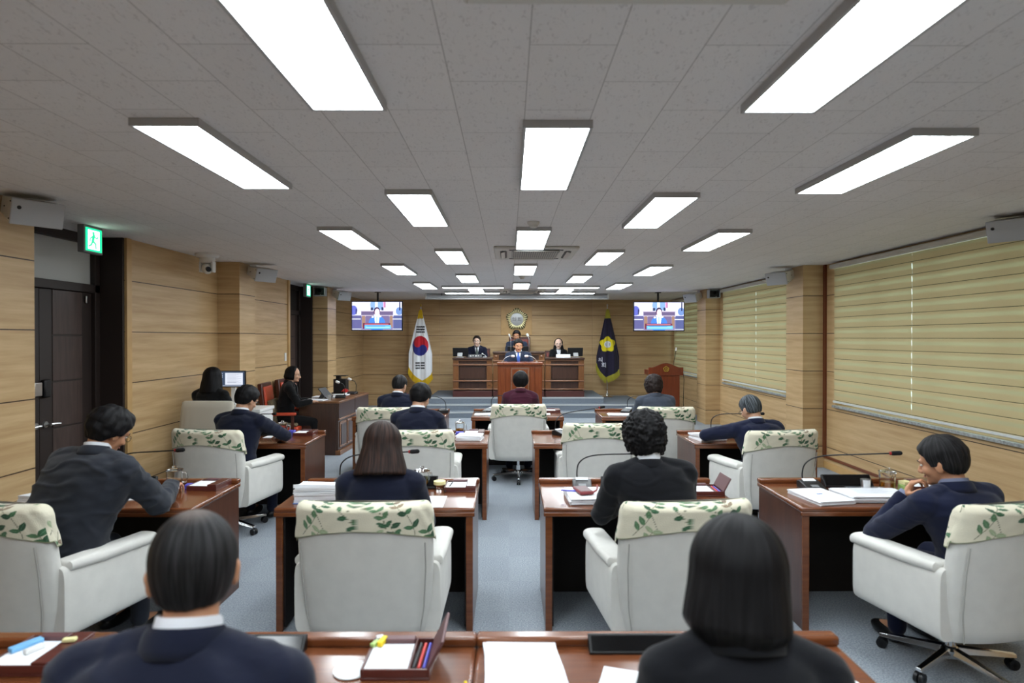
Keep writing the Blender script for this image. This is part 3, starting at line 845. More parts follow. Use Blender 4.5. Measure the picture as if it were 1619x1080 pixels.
# ------------------------------------------------------------------ televisions
def tv_fn(u, v):
    col = np.tile(C3(214, 216, 246), (len(u), 1))
    x = (u - 0.5) * 1.78; y = v - 0.5
    R_ = lambda x0, x1, y0, y1, c: put(col, (x > x0) & (x < x1) & (y > y0) & (y < y1), C3(*c))
    R_(-0.9, 0.9, -0.5, -0.02, (128, 120, 160))
    R_(-0.9, -0.55, -0.5, 0.02, (92, 92, 140)); R_(0.6, 0.9, -0.5, 0.02, (84, 92, 140))
    R_(-0.9, -0.58, -0.13, -0.09, (206, 210, 226)); R_(0.56, 0.9, -0.13, -0.09, (206, 210, 226))
    R_(-0.9, -0.55, -0.48, -0.45, (190, 196, 206)); R_(0.56, 0.9, -0.48, -0.45, (190, 196, 206))
    R_(-0.56, 0.58, 0.03, 0.17, (104, 92, 128)); R_(-0.58, 0.60, 0.15, 0.18, (176, 162, 180)); R_(-0.56, 0.58, 0.0, 0.03, (176, 166, 184))
    R_(-0.54, -0.42, -0.4, 0.0, (150, 120, 104)); R_(0.46, 0.56, -0.4, 0.0, (150, 120, 104))
    R_(-0.40, 0.44, -0.3, 0.0, (112, 100, 140))
    # seated figures behind
    put(col, (np.hypot((x - 0.0) / 0.24, (y - 0.40) / 0.22) < 1) & (y > 0.2), C3(130, 164, 214))
    put(col, seg_d(x, y, -0.02, 0.5, -0.02, 0.28) < 0.05, C3(214, 226, 246))
    R_(-0.22, -0.14, 0.2, 0.3, (44, 58, 92)); R_(0.16, 0.24, 0.2, 0.32, (44, 58, 92))
    R_(0.27, 0.31, 0.3, 0.5, (150, 60, 100)); R_(0.22, 0.27, 0.3, 0.5, (220, 160, 200))
    put(col, np.hypot((x + 0.84) / 0.14, (y - 0.20) / 0.17) < 1, C3(96, 104, 190))
    R_(-0.76, -0.72, 0.06, 0.26, (40, 40, 70)); put(col, np.hypot((x - 0.80) / 0.12, (y - 0.17) / 0.14) < 1, C3(110, 140, 196))
    R_(0.80, 0.84, 0.2, 0.5, (30, 40, 80))
    # speaker: suit, shirt, face, hair
    put(col, (np.hypot(x / 0.30, (y + 0.28) / 0.30) < 1), C3(70, 124, 210))
    put(col, (np.abs(x) < 0.06 + (y + 0.3) * 0.12) & (y > -0.35) & (y < 0.06), C3(226, 236, 250))
    put(col, (np.abs(x) < 0.018) & (y > -0.35) & (y < 0.0), C3(150, 190, 236))
    put(col, np.hypot(x / 0.115, (y - 0.16) / 0.155) < 1, C3(60, 48, 78))
    put(col, np.hypot((x - 0.01) / 0.088, (y - 0.12) / 0.14) < 1, C3(246, 206, 226))
    put(col, (np.hypot((x + 0.15) / 0.04, (y + 0.04) / 0.03) < 1) | (np.hypot((x - 0.12) / 0.04, (y + 0.02) / 0.03) < 1), C3(236, 240, 250))
    # podium and caption bar
    R_(-0.50, 0.48, -0.46, -0.26, (104, 46, 70)); R_(-0.44, 0.42, -0.31, -0.285, (214, 130, 150))
    R_(-0.44, 0.50, -0.46, -0.33, (104, 182, 246)); R_(-0.40, 0.46, -0.42, -0.39, (160, 214, 255)); R_(-0.36, 0.30, -0.375, -0.36, (60, 110, 200))
    return col
def make_tv():
    t = thing('television', 'x', 'television')
    MB().b(-0.56, 0.56, -0.02, 0.035, -0.325, 0.325).build('television_case', 'black', t, bevel=0.008)
    grid_paint('screen', tv_fn, 210, 118, 1.08, 0.61, 'tv_screen', t, y=-0.022)
    MB().cyl((0, 0.07, 0.05), (0, 0.07, 0.52), 0.022).b(-0.12, 0.12, 0.035, 0.06, -0.12, 0.14).build('ceiling_pole', 'black', t)
    MB().cyl((0, 0.07, 0.515), (0, 0.07, 0.53), 0.07).build('ceiling_flange', 'black', t)
    return t
place('tv', make_tv, (-2.88, 13.4, 2.265), label='ceiling-hung television on the left beside the white flag')
place('tv', make_tv, (3.27, 13.4, 2.255), label='ceiling-hung television on the right beside the far window')

# ------------------------------------------------------------------ back wall emblem
t = thing('wall_emblem', 'gold petal-ring emblem with white centre on the back wall panel', 'emblem', (0.205, YB - 0.03, 2.275))
def penta(a, r, lob=0.10):
    return r * (1 + lob * math.cos(5 * (a - PI / 2)))
n = 120
ring = [(penta(2 * PI * i / n, 0.272) * math.cos(2 * PI * i / n), penta(2 * PI * i / n, 0.272) * math.sin(2 * PI * i / n)) for i in range(n)]
MB().prism(ring, -0.03, 0).build('back_plate', mat('dark_gold', S(70, 60, 24), rough=0.4, metal=0.5), t)
pet = MB()
for i in range(30):
    a = 2 * PI * i / 30 + PI / 2
    r0, r1 = 0.165, penta(a, 0.262) + 0.012
    d = Vector((math.cos(a), 0, math.sin(a))); s_ = Vector((-math.sin(a), 0, math.cos(a)))
    rr = []
    for tt in np.linspace(0, 1, 9):
        wv = 0.0165 * math.sin(PI * min(1, 0.25 + tt * 0.72)) + 0.002
        c = d * (r0 + (r1 - r0) * tt) + Vector((0, -0.034, 0))
        hh = 0.018 * math.sin(PI * (0.1 + 0.8 * tt))
        rr.append([c - s_ * wv, c - s_ * wv * 0.5 + Vector((0, -hh, 0)), c + s_ * wv * 0.5 + Vector((0, -hh, 0)), c + s_ * wv, c + Vector((0, 0.01, 0))])
    pet.rings(rr)
pet.build('petal_ring', mat('pale_gold', S(232, 224, 176), rough=0.3, metal=0.35), t)
MB().lathe([(0.001, 0.0), (0.17, 0.0), (0.17, 0.04), (0.15, 0.047), (0.001, 0.047)], axis='Y').build('centre_disc', 'silver', t)
def hangul(strokes, s, org, depth, w):
    m_ = MB()
    for st in strokes:
        if st[0] == 'o':
            _, cx, cy, r = st; k = 20
            pts = [(org[0] + s * (cx + r * math.cos(2 * PI * i / k)), org[1], org[2] + s * (cy + r * math.sin(2 * PI * i / k))) for i in range(k + 1)]
            m_.tube(pts, w, 6)
        else:
            x0, y0, x1, y1 = st
            m_.tube([(org[0] + s * x0, org[1], org[2] + s * y0), (org[0] + s * x1, org[1], org[2] + s * y1)], w, 6)
    return m_
UI = [('o', 0.3, 0.68, 0.18), (0.05, 0.25, 0.75, 0.28), (0.88, 0.0, 0.88, 1.0)]
HOE = [(0.3, 1.0, 0.42, 0.95), (0.08, 0.82, 0.66, 0.82), ('o', 0.36, 0.58, 0.14), (0.36, 0.42, 0.36, 0.25), (0.05, 0.22, 0.72, 0.25), (0.88, 0.0, 0.88, 1.0)]
hh = hangul(UI, 0.11, (-0.125, -0.05, -0.055), 0, 0.007)
h2 = hangul(HOE, 0.11, (0.012, -0.05, -0.055), 0, 0.007)
hh.add(h2.v, h2.f); hh.build('raised_characters', 'grey_plastic', t)

# ------------------------------------------------------------------ flags
def cone_flag(fn, label, loc, colfn, fringe, tipz, nm, base):
    t = thing('standing_flag', label, 'flag', loc)
    z_top, z_side, z_tip = base['top'], base['side'], base['tip']
    NU, NV = 90, 130
    vs = []; uu = []; vv = []
    for j in range(NV):
        v = j / (NV - 1)
        for i in range(NU):
            u = i / (NU - 1) * 2 - 1
            # lower edge is a V: lowest at base['vx']
            vx = base['vx']
            e = abs(u - vx) / (1 - vx if u > vx else 1 + vx)
            sl, sr = base['side_l'], base['side_r']
            zb = z_tip + ((sr if u > vx else sl) - z_tip) * e ** 1.15
            z = z_top + (zb - z_top) * v
            drop = (z_top - z) / (z_top - z_tip)
            w = base['w'] * min(1.0, 0.10 + 1.05 * min(1, (z_top - z) / (z_top - z_side)) ** 0.92)
            pl = math.sin(u * 9 + 1.0) * 0.022 * min(1, drop * 2) + math.sin(u * 23 + 2) * 0.007 * min(1, drop * 2)
            x = w * math.sin(u * 1.35) / math.sin(1.35)
            y = -0.05 - 0.10 * math.cos(u * 1.35) * min(1, drop * 1.6) + pl
            vs.append((x, y, z)); uu.append(x); vv.append(z)
    fs = [(j * NU + i, j * NU + i + 1, (j + 1) * NU + i + 1, (j + 1) * NU + i) for j in range(NV - 1) for i in range(NU - 1)]
    U = np.array(uu); V = np.array(vv)
    idx = np.arange(len(U)); vcoord = (idx // NU) / (NV - 1); ucoord = (idx % NU) / (NU - 1) * 2 - 1
    col = colfn(U, V + loc[2], ucoord, vcoord)
    me = bpy.data.meshes.new('flag_cloth'); me.from_pydata(vs, [], fs); me.materials.append(M['flag'])
    c4 = np.ones((len(vs), 4), np.float32); c4[:, :3] = col
    a = me.color_attributes.new('Col', 'FLOAT_COLOR', 'POINT'); a.data.foreach_set('color', c4.ravel())
    me.polygons.foreach_set('use_smooth', [True] * len(me.polygons))
    o = link('flag_cloth', me, t)
    md = o.modifiers.new('thickness', 'SOLIDIFY'); md.thickness = 0.004
    # fringe tassels along the lower edge
    fr = MB(); random.seed(3)
    last = (NV - 1) * NU
    for i in range(0, NU - 1):
        for q in range(2):
            p0 = Vector(vs[last + i]).lerp(Vector(vs[last + i + 1]), q / 2) + Vector((0, -0.004, 0.01))
            L = 0.115 + random.uniform(-0.012, 0.012)
            fr.cyl(p0, p0 + Vector((random.uniform(-0.006, 0.006) + (0.02 if p0.x > base['vx'] * 0.2 else -0.02) * base.get('splay', 1), random.uniform(-0.004, 0.004), -L)), 0.0055, 0.004, n=5)
    fr.build('fringe', fringe, t)
    top = MB()
    for i in range(14):
        a = R(-60 + i * 9); 
        top.tube([(0, -0.02, z_top + 0.05), (0.03 * math.sin(a * 1.6), -0.06, z_top), (0.075 * math.sin(a), -0.09, z_top - 0.17 - 0.02 * math.cos(i * 2))], [0.014, 0.017, 0.010], 6)
    top.build('top_tassel', fringe, t)
    MB().cyl((0, 0, 0.03), (0, 0, z_top + 0.12), 0.014).build('flag_pole', 'steel', t)
    MB().lathe([(0.001, 0), (0.15, 0), (0.15, 0.012), (0.06, 0.035), (0.05, 0.06), (0.035, 0.07), (0.04, 0.09), (0.02, 0.12), (0.018, 0.2), (0.001, 0.2)]).build('flag_stand', 'chrome', t)
    MB().ell((0, 0, z_top + 0.15), (0.02, 0.02, 0.035)).build('finial', 'steel' if nm else 'gold', t)
    return t
def kor(U, V, u, v):
    col = np.tile(C3(236, 238, 242), (len(U), 1))
    cz = 1.585; cx = 0.0; r = 0.20
    x = U - cx; z = V - cz
    ins = np.hypot(x * 1.0, z * 0.80) < r
    ang = R(-48)
    xr = x * math.cos(ang) + z * 0.8 * math.sin(ang); zr = -x * math.sin(ang) + z * 0.8 * math.cos(ang)
    red = (zr > 0)
    red = np.where(np.hypot(xr + r / 2, zr) < r / 2, True, red)
    red = np.where(np.hypot(xr - r / 2, zr) < r / 2, False, red)
    # turned so red sits upper right as it hangs
    put(col, ins & red, C3(196, 26, 44)); put(col, ins & ~red, C3(40, 46, 130))
    blk = C3(22, 24, 30)
    for k in range(3):
        zz = 2.06 - k * 0.064
        put(col, (np.abs(U) < 0.105) & (np.abs(V - zz) < 0.019), blk)
        zz = 1.16 - k * 0.064
        put(col, (np.abs(U) < 0.115) & (np.abs(U) > 0.008) & (np.abs(V - zz) < 0.019), blk)
    e = (v > 0.965)
    put(col, e, C3(216, 178, 30))
    return col
b1 = dict(top=2.45, side=1.2, side_l=1.02, side_r=0.88, tip=0.66, vx=0.12, w=0.29)
fl = cone_flag(None, 'white flag with red and blue disc and gold fringe left of the stage', (-2.22, 15.45, 0), kor, 'fringe_y', 0, 0, b1)
def council(U, V, u, v):
    col = np.tile(C3(26, 20, 48), (len(U), 1))
    cz = 1.62; a = np.arctan2(V - cz, U + 0.01); r = np.hypot(U + 0.01, V - cz)
    rp = 0.185 * (1 + 0.13 * np.cos(5 * (a - PI / 2)))
    put(col, r < rp, C3(232, 214, 30)); put(col, (r < 0.088), C3(222, 226, 234)); 
    for (sx, sz) in ((-0.05, 0), (0.05, 0)):
        put(col, seg_d(U + 0.01, V - cz, sx, -0.03, sx, 0.03) < 0.007, C3(120, 130, 150))
    w = C3(206, 206, 218)
    def glyph(st, ox, oz, s_):
        for q in st:
            if q[0] == 'o': d = np.abs(np.hypot(U - ox - q[1] * s_, V - oz - q[2] * s_) - q[3] * s_)
            else: d = seg_d(U, V, ox + q[0] * s_, oz + q[1] * s_, ox + q[2] * s_, oz + q[3] * s_)
            put(col, d < 0.0085, w)
    glyph(UI, -0.24, 1.18, 0.10); glyph(HOE, -0.17, 1.04, 0.11)
    put(col, v > 0.975, C3(176, 168, 60))
    put(col, (v < 0.10), C3(120, 112, 40))
    return col
b2 = dict(top=2.47, side=1.1, side_l=1.12, side_r=0.95, tip=0.74, vx=-0.15, w=0.29)
fl = cone_flag(None, 'dark purple flag with yellow flower emblem on a chrome stand by the stage steps', (2.52, 15.75, 0.268), council, 'fringe', 0, 1, {k: (v - 0.268 if k in ('top', 'side', 'side_l', 'side_r', 'tip') else v) for k, v in b2.items()})

# ================================================================== COUNCIL CHAIRS
def chair_w(z):                       # half width of the back at height z
    return float(np.interp(z, [0.29, 0.45, 0.66, 0.82, 0.93, 0.975], [0.295, 0.322, 0.335, 0.335, 0.325, 0.312]))
def chair_yc(z): return -0.275 - 0.10 * (z - 0.30) / 0.67
def slab_ring(z, w, d, yc, n=56, ex=3.2, bend=0.05):
    out = []
    for i in range(n):
        a = 2 * PI * i / n
        ca, sa = math.cos(a), math.sin(a)
        x = w * math.copysign(abs(ca) ** (2 / ex), ca); y = d * math.copysign(abs(sa) ** (2 / ex), sa)
        out.append((x, yc + y + bend * (x / 0.33) ** 2, z))
    return out
def leaf_layout(seed):
    """list of leaves (x, y, angle, length, width, colour) and stems over a 0.9 x 0.7 m cloth"""
    rnd = random.Random(seed); leaves = []; stems = []
    greens = [(52, 92, 62), (66, 106, 72), (44, 78, 54), (84, 120, 84)]
    pale = [(140, 160, 122), (158, 172, 136)]; brown = [(118, 100, 82), (138, 120, 98)]
    x = -0.50
    odd = 0
    while x < 0.52:
        odd = 1 - odd
        for yy in ((0.015, 0.215, 0.42) if odd else (0.115, 0.32, 0.52)):
            x0 = x + rnd.uniform(-0.03, 0.03); y0 = yy + rnd.uniform(-0.03, 0.02)
            ang = R(rnd.choice([60, 75, 100, 118]) + rnd.uniform(-12, 12))
            fam = rnd.choice([greens, greens, greens, greens, pale, brown])
            L = rnd.uniform(0.11, 0.14); px, py = x0, y0
            steps = 3
            for k in range(steps):
                nx, ny = px + math.cos(ang) * L / steps, py + math.sin(ang) * L / steps
                stems.append((px, py, nx, ny)); px, py = nx, ny
                ang += R(rnd.uniform(-14, 14))
                for sg in (-1, 1):
                    if rnd.random() < 0.80 and not (0.18 < 0 ):
                        leaves.append((px, py, ang + sg * R(rnd.uniform(42, 70)), rnd.uniform(0.040, 0.052), rnd.uniform(0.011, 0.0145), rnd.choice(fam if rnd.random() < 0.8 else greens)))
            leaves.append((px, py, ang, 0.05, 0.013, rnd.choice(fam)))
        x += 0.070
    keep = []
    for q in leaves:
        cx, cy = q[0] + math.cos(q[2]) * q[3] / 2, q[1] + math.sin(q[2]) * q[3] / 2
        if all(math.hypot(cx - k[0], cy - k[1]) > 0.030 for k in keep): keep.append((cx, cy, q))
    return [k[2] for k in keep], stems
def cover_colours(A, B, seed=4):
    col = np.tile(C3(218, 212, 190), (len(A), 1))
    nz = (np.sin(A * 37 + 3 * np.sin(B * 21)) * np.sin(B * 41 + 2 * np.sin(A * 17)))
    col = col * (1 + 0.04 * nz[:, None])
    leaves, stems = leaf_layout(seed)
    for s_ in stems:
        put(col, seg_d(A, B, *s_) < 0.0016, C3(110, 112, 84))
    for (x, y, a, L, w, c) in leaves:
        dx, dy = A - x, B - y
        s_ = (dx * math.cos(a) + dy * math.sin(a)) / L; t_ = np.abs(-dx * math.sin(a) + dy * math.cos(a))
        prof = w * np.clip(4 * s_ * (1 - s_), 0, 1) ** 0.75 * (1.15 - 0.4 * s_)
        put(col, (s_ > 0) & (s_ < 1) & (t_ < prof), C3(*c))
        put(col, (s_ > 0.05) & (s_ < 0.95) & (t_ < 0.0009), C3(*[min(255, q + 34) for q in c]))
    return col
def make_cover(parent):
    n, nv = 340, 76
    vs = []; A = []; B = []
    tops = [(0.0, 1.0, 1.0), (0.4, 1.0, 0.97), (0.7, 0.985, 0.86), (0.9, 0.965, 0.62), (1.0, 0.94, 0.3), (1.02, 0.90, 0.02)]
    for j in range(nv):
        v = j / (nv - 1)
        row = []
        for i in range(n):
            a = 2 * PI * i / n; ca, sa = math.cos(a), math.sin(a); ex = 3.2
            xn = math.copysign(abs(ca) ** (2 / ex), ca)
            rear = sa < 0
            zb = 0.800 + 0.060 * (1 - xn ** 2) - (0.03 if not rear else 0.0)
            zt = 0.952
            if v < 0.68:
                z = zb + (zt - zb) * v / 0.68; kw, kd, cap = 1, 1, 0
            else:
                q = (v - 0.68) / 0.32
                th = q * PI / 2
                z = zt + 0.036 * math.sin(th); kd = math.cos(th) * 0.985 + 0.015; kw = 1 - 0.06 * (1 - math.cos(th)) ; cap = q
            w = (chair_w(min(z, 0.97)) + 0.011) * kw; d = 0.074 * kd
            yn = math.copysign(abs(sa) ** (2 / ex), sa)
            wr = 0.0032 * math.sin(xn * 40 + 9 * v) * (abs(xn) ** 6) + 0.002 * math.sin(xn * 13) * (1 - v)
            x = w * xn + wr; y = chair_yc(min(z, 0.97)) + (d + wr) * yn + 0.05 * (w * xn / 0.33) ** 2
            vs.append((x, y, z)); 
            if rear: A.append(x + (0.0)); B.append(z - 0.74 + 0.074 * (1 - kd) * abs(yn))
            else: A.append(x); B.append(0.30 + 0.06 + (0.99 - z))
            if abs(xn) > 0.985: A[-1] = x + math.copysign(0.075 * (1 + yn), x)
            if rear and abs(xn) > 0.985: A[-1] = x + math.copysign(0.07 * (1 + yn), x)
    fs = [(j * n + i, j * n + (i + 1) % n, (j + 1) * n + (i + 1) % n, (j + 1) * n + i) for j in range(nv - 1) for i in range(n)]
    fs.append(tuple((nv - 1) * n + i for i in range(n)))
    col = cover_colours(np.array(A), np.array(B))
    # narrow hem line along the lower edge
    k = np.arange(len(A)) // n
    put(col, k < 2, C3(132, 138, 104))
    mb = MB(); mb.v = vs; mb.f = fs; mb.mi = [0] * len(fs)
    me = bpy.data.meshes.new('chair_cover'); me.from_pydata(vs, [], fs); me.materials.append(M['cover'])
    me.polygons.foreach_set('use_smooth', [True] * len(me.polygons))
    c4 = np.ones((len(vs), 4), np.float32); c4[:, :3] = col
    a = me.color_attributes.new('Col', 'FLOAT_COLOR', 'POINT'); a.data.foreach_set('color', c4.ravel())
    o = link('chair_cover', me, parent)
    o['label'] = 'leaf-print cloth cover over the chair top'
    # bunched corner folds
    return o
def make_chair():
    t = thing('council_chair', 'x', 'chair')
    zs = [0.292, 0.300, 0.36, 0.45, 0.55, 0.66, 0.76, 0.86, 0.93, 0.952, 0.966, 0.973]
    kd = [0.80, 1, 1, 1, 1, 1, 1, 1, 1, 0.9, 0.62, 0.1]
    bk = MB().rings([slab_ring(z, chair_w(z) * (1 if k > 0.7 else 0.96), 0.066 * k, chair_yc(z)) for z, k in zip(zs, kd)])
    b = bk.build('backrest', 'fabric', t, angle=60)
    for s_ in (-1, 1):                # piped side seams on the rear face
        pts = []
        for z in np.linspace(0.30, 0.79, 16):
            x = s_ * (chair_w(z) - 0.030); pts.append((x, chair_yc(z) - 0.0645 + 0.05 * (x / 0.33) ** 2, z))
        MB().tube(pts, 0.0035, 6).build('seam_piping', 'piping', b)
    make_cover(t)
    for s_ in (-1, 1):
        rr = []
        for y, zt, wx in ((-0.27, 0.655, 0.052), (-0.26, 0.66, 0.056), (-0.05, 0.648, 0.056), (0.16, 0.642, 0.058), (0.26, 0.640, 0.058), (0.285, 0.630, 0.052), (0.292, 0.615, 0.040)):
            zb = 0.300; ring = []; n = 28
            zc = (zt + zb) / 2; hz = (zt - zb) / 2
            if y > 0.27: hz *= 0.985
            for i in range(n):
                a = 2 * PI * i / n; ca, sa = math.cos(a), math.sin(a)
                ring.append((s_ * (0.315 + 0.0) + wx * math.copysign(abs(ca) ** 0.5, ca), y, zc + hz * math.copysign(abs(sa) ** 0.35, sa)))
            rr.append(ring)
        arm = MB().rings(rr).build('armrest', 'fabric', t, angle=60)
        rr = []
        for y, dz, k in ((-0.245, 0.016, 0.5), (-0.235, 0.016, 0.9), (-0.05, 0.006, 1), (0.16, 0.0, 1), (0.275, -0.002, 1), (0.296, -0.006, 0.93), (0.306, -0.012, 0.6)):
            ring = []
            for i in range(24):
                a = 2 * PI * i / 24; ca, sa = math.cos(a), math.sin(a)
                ring.append((s_ * 0.318 + 0.066 * k * math.copysign(abs(ca) ** 0.7, ca), y, 0.640 + dz + 0.034 * k * math.copysign(abs(sa) ** 0.8, sa)))
            rr.append(ring)
        MB().rings(rr).build('arm_pad', 'fabric', arm, angle=60)
    MB().box((0, 0.02, 0.395), (0.53, 0.50, 0.15)).build('seat', 'fabric', t, bevel=0.035, seg=4)
    MB().b(-0.17, 0.17, -0.16, 0.16, 0.262, 0.318).b(-0.30, 0.30, -0.20, 0.26, 0.296, 0.322).build('seat_plate', 'black', t, bevel=0.01)
    MB().cyl((0, 0, 0.09), (0, 0, 0.18), 0.028).cyl((0, 0, 0.17), (0, 0, 0.28), 0.018).lathe([(0.001, 0.06), (0.045, 0.06), (0.05, 0.10), (0.032, 0.12), (0.001, 0.12)]).build('gas_column', 'chrome', t)
    for k in range(5):
        a = R(90 + 36 + 72 * k)
        d = Vector((math.cos(a), math.sin(a), 0)); s_ = Vector((-math.sin(a), math.cos(a), 0))
        rr = []
        for q in np.linspace(0.03, 0.335, 7):
            h = 0.020 - 0.03 * q; w = 0.026 - 0.025 * q; zc = 0.098 - 0.07 * q
            c = d * q + Vector((0, 0, zc))
            rr.append([c - s_ * w - Vector((0, 0, h)), c + s_ * w - Vector((0, 0, h)), c + s_ * w * 0.7 + Vector((0, 0, h)), c - s_ * w * 0.7 + Vector((0, 0, h))])
        lg = MB().rings(rr).build('leg', 'chrome', t, bevel=0.003)
        c = d * 0.32
        cs = MB().cyl(c + Vector((0, 0, 0.05)), c + Vector((0, 0, 0.075)), 0.009)
        w2 = s_ * 0.011; p = c + Vector((0, 0, 0.029))
        cs.cyl(p - w2 * 2, p - w2 * 0.4, 0.028, n=20).cyl(p + w2 * 0.4, p + w2 * 2, 0.028, n=20).cyl(p - w2 * 2, p + w2 * 2, 0.009)
        cs.build('caster', 'black', lg)
    return t
GC = 'cream council chairs'
#           x      y     yaw   label
chairs = [(-0.66, 1.08, 0, 'cream armchair under the balding person, below the photo edge'),
          (0.52, 1.12, 0, 'cream armchair under the person with the black bob, below the photo edge'),
          (-2.47, 3.36, -14, 'cream armchair with leaf-print cover at the left photo edge, behind the man in charcoal'),
          (-0.715, 3.36, 0, 'cream armchair with leaf-print cover behind the brown-haired woman in navy'),
          (0.845, 3.36, 6, 'cream armchair with leaf-print cover behind the curly-haired woman in black'),
          (2.40, 3.32, 13, 'cream armchair with leaf-print cover at the right photo edge, behind the man touching his chin'),
          (-2.60, 5.72, -10, 'cream armchair with leaf-print cover just behind the left desk mug, by the left wall'),
          (-0.83, 5.70, 2, 'cream armchair half hidden by the brown-haired woman'),
          (0.84, 6.10, 0, 'empty cream armchair pushed in at the desk nobody uses'),
          (2.33, 5.66, 9, 'cream armchair behind the grey-haired man by the windows'),
          (-1.43, 7.43, 0, 'cream armchair in the front desk row, left, behind the two men in navy'),
          (0.115, 7.76, 0, 'cream armchair in the centre aisle behind the maroon jacket, chrome base in view'),
          (1.85, 7.47, -4, 'cream armchair in the front desk row, right, behind the woman in slate grey')]
for x, y, a, lb in chairs:
    place('chair', make_chair, (x, y, 0), rz=R(a), label=lb, group=GC)

# ================================================================== COUNCIL DESKS
def make_desk():
    t = thing('council_desk', 'x', 'desk')
    w, d = 1.22, 0.68
    # top slab with soft front edge
    MB().b(0, w, 0, d, 0.722, 0.755).build('desk_top', 'desk', t, bevel=0.012, seg=3)
    MB().b(0.0, w, 0.0, 0.018, 0.700, 0.728).build('edge_moulding', 'desk_edge', t, bevel=0.006)
    MB().b(0.0, w, d - 0.055, d, 0.752, 0.786).build('back_ledge', 'desk_edge', t, bevel=0.010, seg=3)
    for x in (0.012, w - 0.052):
        s_ = MB().b(x, x + 0.04, 0.02, d - 0.01, 0.0, 0.722).build('side_panel', 'desk_side', t, bevel=0.004)
        MB().b(x - 0.001, x + 0.041, 0.008, 0.022, 0.0, 0.705).build('front_edging', 'desk_edge', s_, bevel=0.003)
    MB().b(0.052, w - 0.052, d - 0.09, d - 0.05, 0.0, 0.722).build('modesty_panel', 'desk_inner_shade', t, smooth=False)
    MB().b(0.052, 0.062, 0.03, d - 0.09, 0.02, 0.715).b(w - 0.062, w - 0.052, 0.03, d - 0.09, 0.02, 0.715).b(0.062, w - 0.062, 0.04, d - 0.09, 0.700, 0.712).build('inner_shade_lining', 'desk_inner_shade', t, smooth=False)  # dark sheets standing in for the shadow under the desk top
    return t
GD = 'council desks'
ROW = [1.42, 3.72, 6.0, 8.02]
desks = [(-2.55, 0, 'foreground cherry desk at the bottom left edge of the photo'),
         (-1.33, 0, 'foreground cherry desk with the open memo box, left of the seam'),
         (-0.11, 0, 'foreground cherry desk in front of the black bob, right of the seam'),
         (-3.14, 1, 'cherry desk of the man in charcoal by the left door'),
         (-1.43, 1, 'cherry desk of the brown-haired woman in navy'),
         (0.21, 1, 'cherry desk of the curly-haired woman in black'),
         (1.78, 1, 'cherry desk of the man touching his chin beside the windows'),
         (-3.21, 2, 'cherry desk of the man in navy nearest the monitor, by the left wall'),
         (-1.43, 2, 'cherry desk left of the aisle with a stack of paper and a short black monitor'),
         (0.24, 2, 'empty cherry desk right of the aisle with only a microphone'),
         (1.82, 2, 'cherry desk of the grey-haired man beside the pillar'),
         (-2.06, 3, 'cherry desk in the front row, left'),
         (-0.50, 3, 'cherry desk in the front row, centre, facing the podium'),
         (1.21, 3, 'cherry desk in the front row, right')]
for x, r_, lb in desks:
    place('desk', make_desk, (x, ROW[r_], 0), label=lb, group=GD)

# ================================================================== STAFF DESKS, LEFT
def make_staff_desk():
    t = thing('staff_desk', 'x', 'desk')
    # local: length along Y 0..0.80, depth along X 0..0.66 (front +X)
    MB().b(0, 0.66, 0, 0.80, 0.785, 0.82).build('desk_top', 'bench_brown', t, bevel=0.008)
    MB().b(0.60, 0.655, 0.01, 0.79, 0.55, 0.785).build('upper_front', 'bench', t, smooth=False)
    MB().b(0.60, 0.64, 0.01, 0.79, 0.06, 0.55).build('front_panel', 'bench', t, smooth=False)
    MB().b(0.59, 0.675, 0.0, 0.80, 0.0, 0.07).build('plinth', 'bench_brown', t, bevel=0.006)
    MB().b(0.64, 0.665, 0.0, 0.80, 0.53, 0.56).build('moulding', 'bench_rail', t, bevel=0.006)
    for y0 in (0.07, 0.43):
        p = MB().b(0.64, 0.652, y0, y0 + 0.30, 0.11, 0.50).build('panel_frame', 'bench_rail', t, bevel=0.004)
        MB().b(0.652, 0.660, y0 + 0.035, y0 + 0.265, 0.145, 0.465).build('raised_panel', 'bench', p, bevel=0.006)
    for y in (0.0, 0.775):
        MB().b(0.03, 0.60, y, y + 0.025, 0, 0.785).build('side_panel', 'bench', t, bevel=0.003)
    return t
place('staff', make_staff_desk, (-3.24, 9.36, 0), rz=R(-3), label='dark walnut staff desk nearest the camera by the left wall, with the tablet')
place('staff', make_staff_desk, (-3.20, 10.17, 0), rz=R(-3), label='dark walnut staff desk farther on, holding the black box')

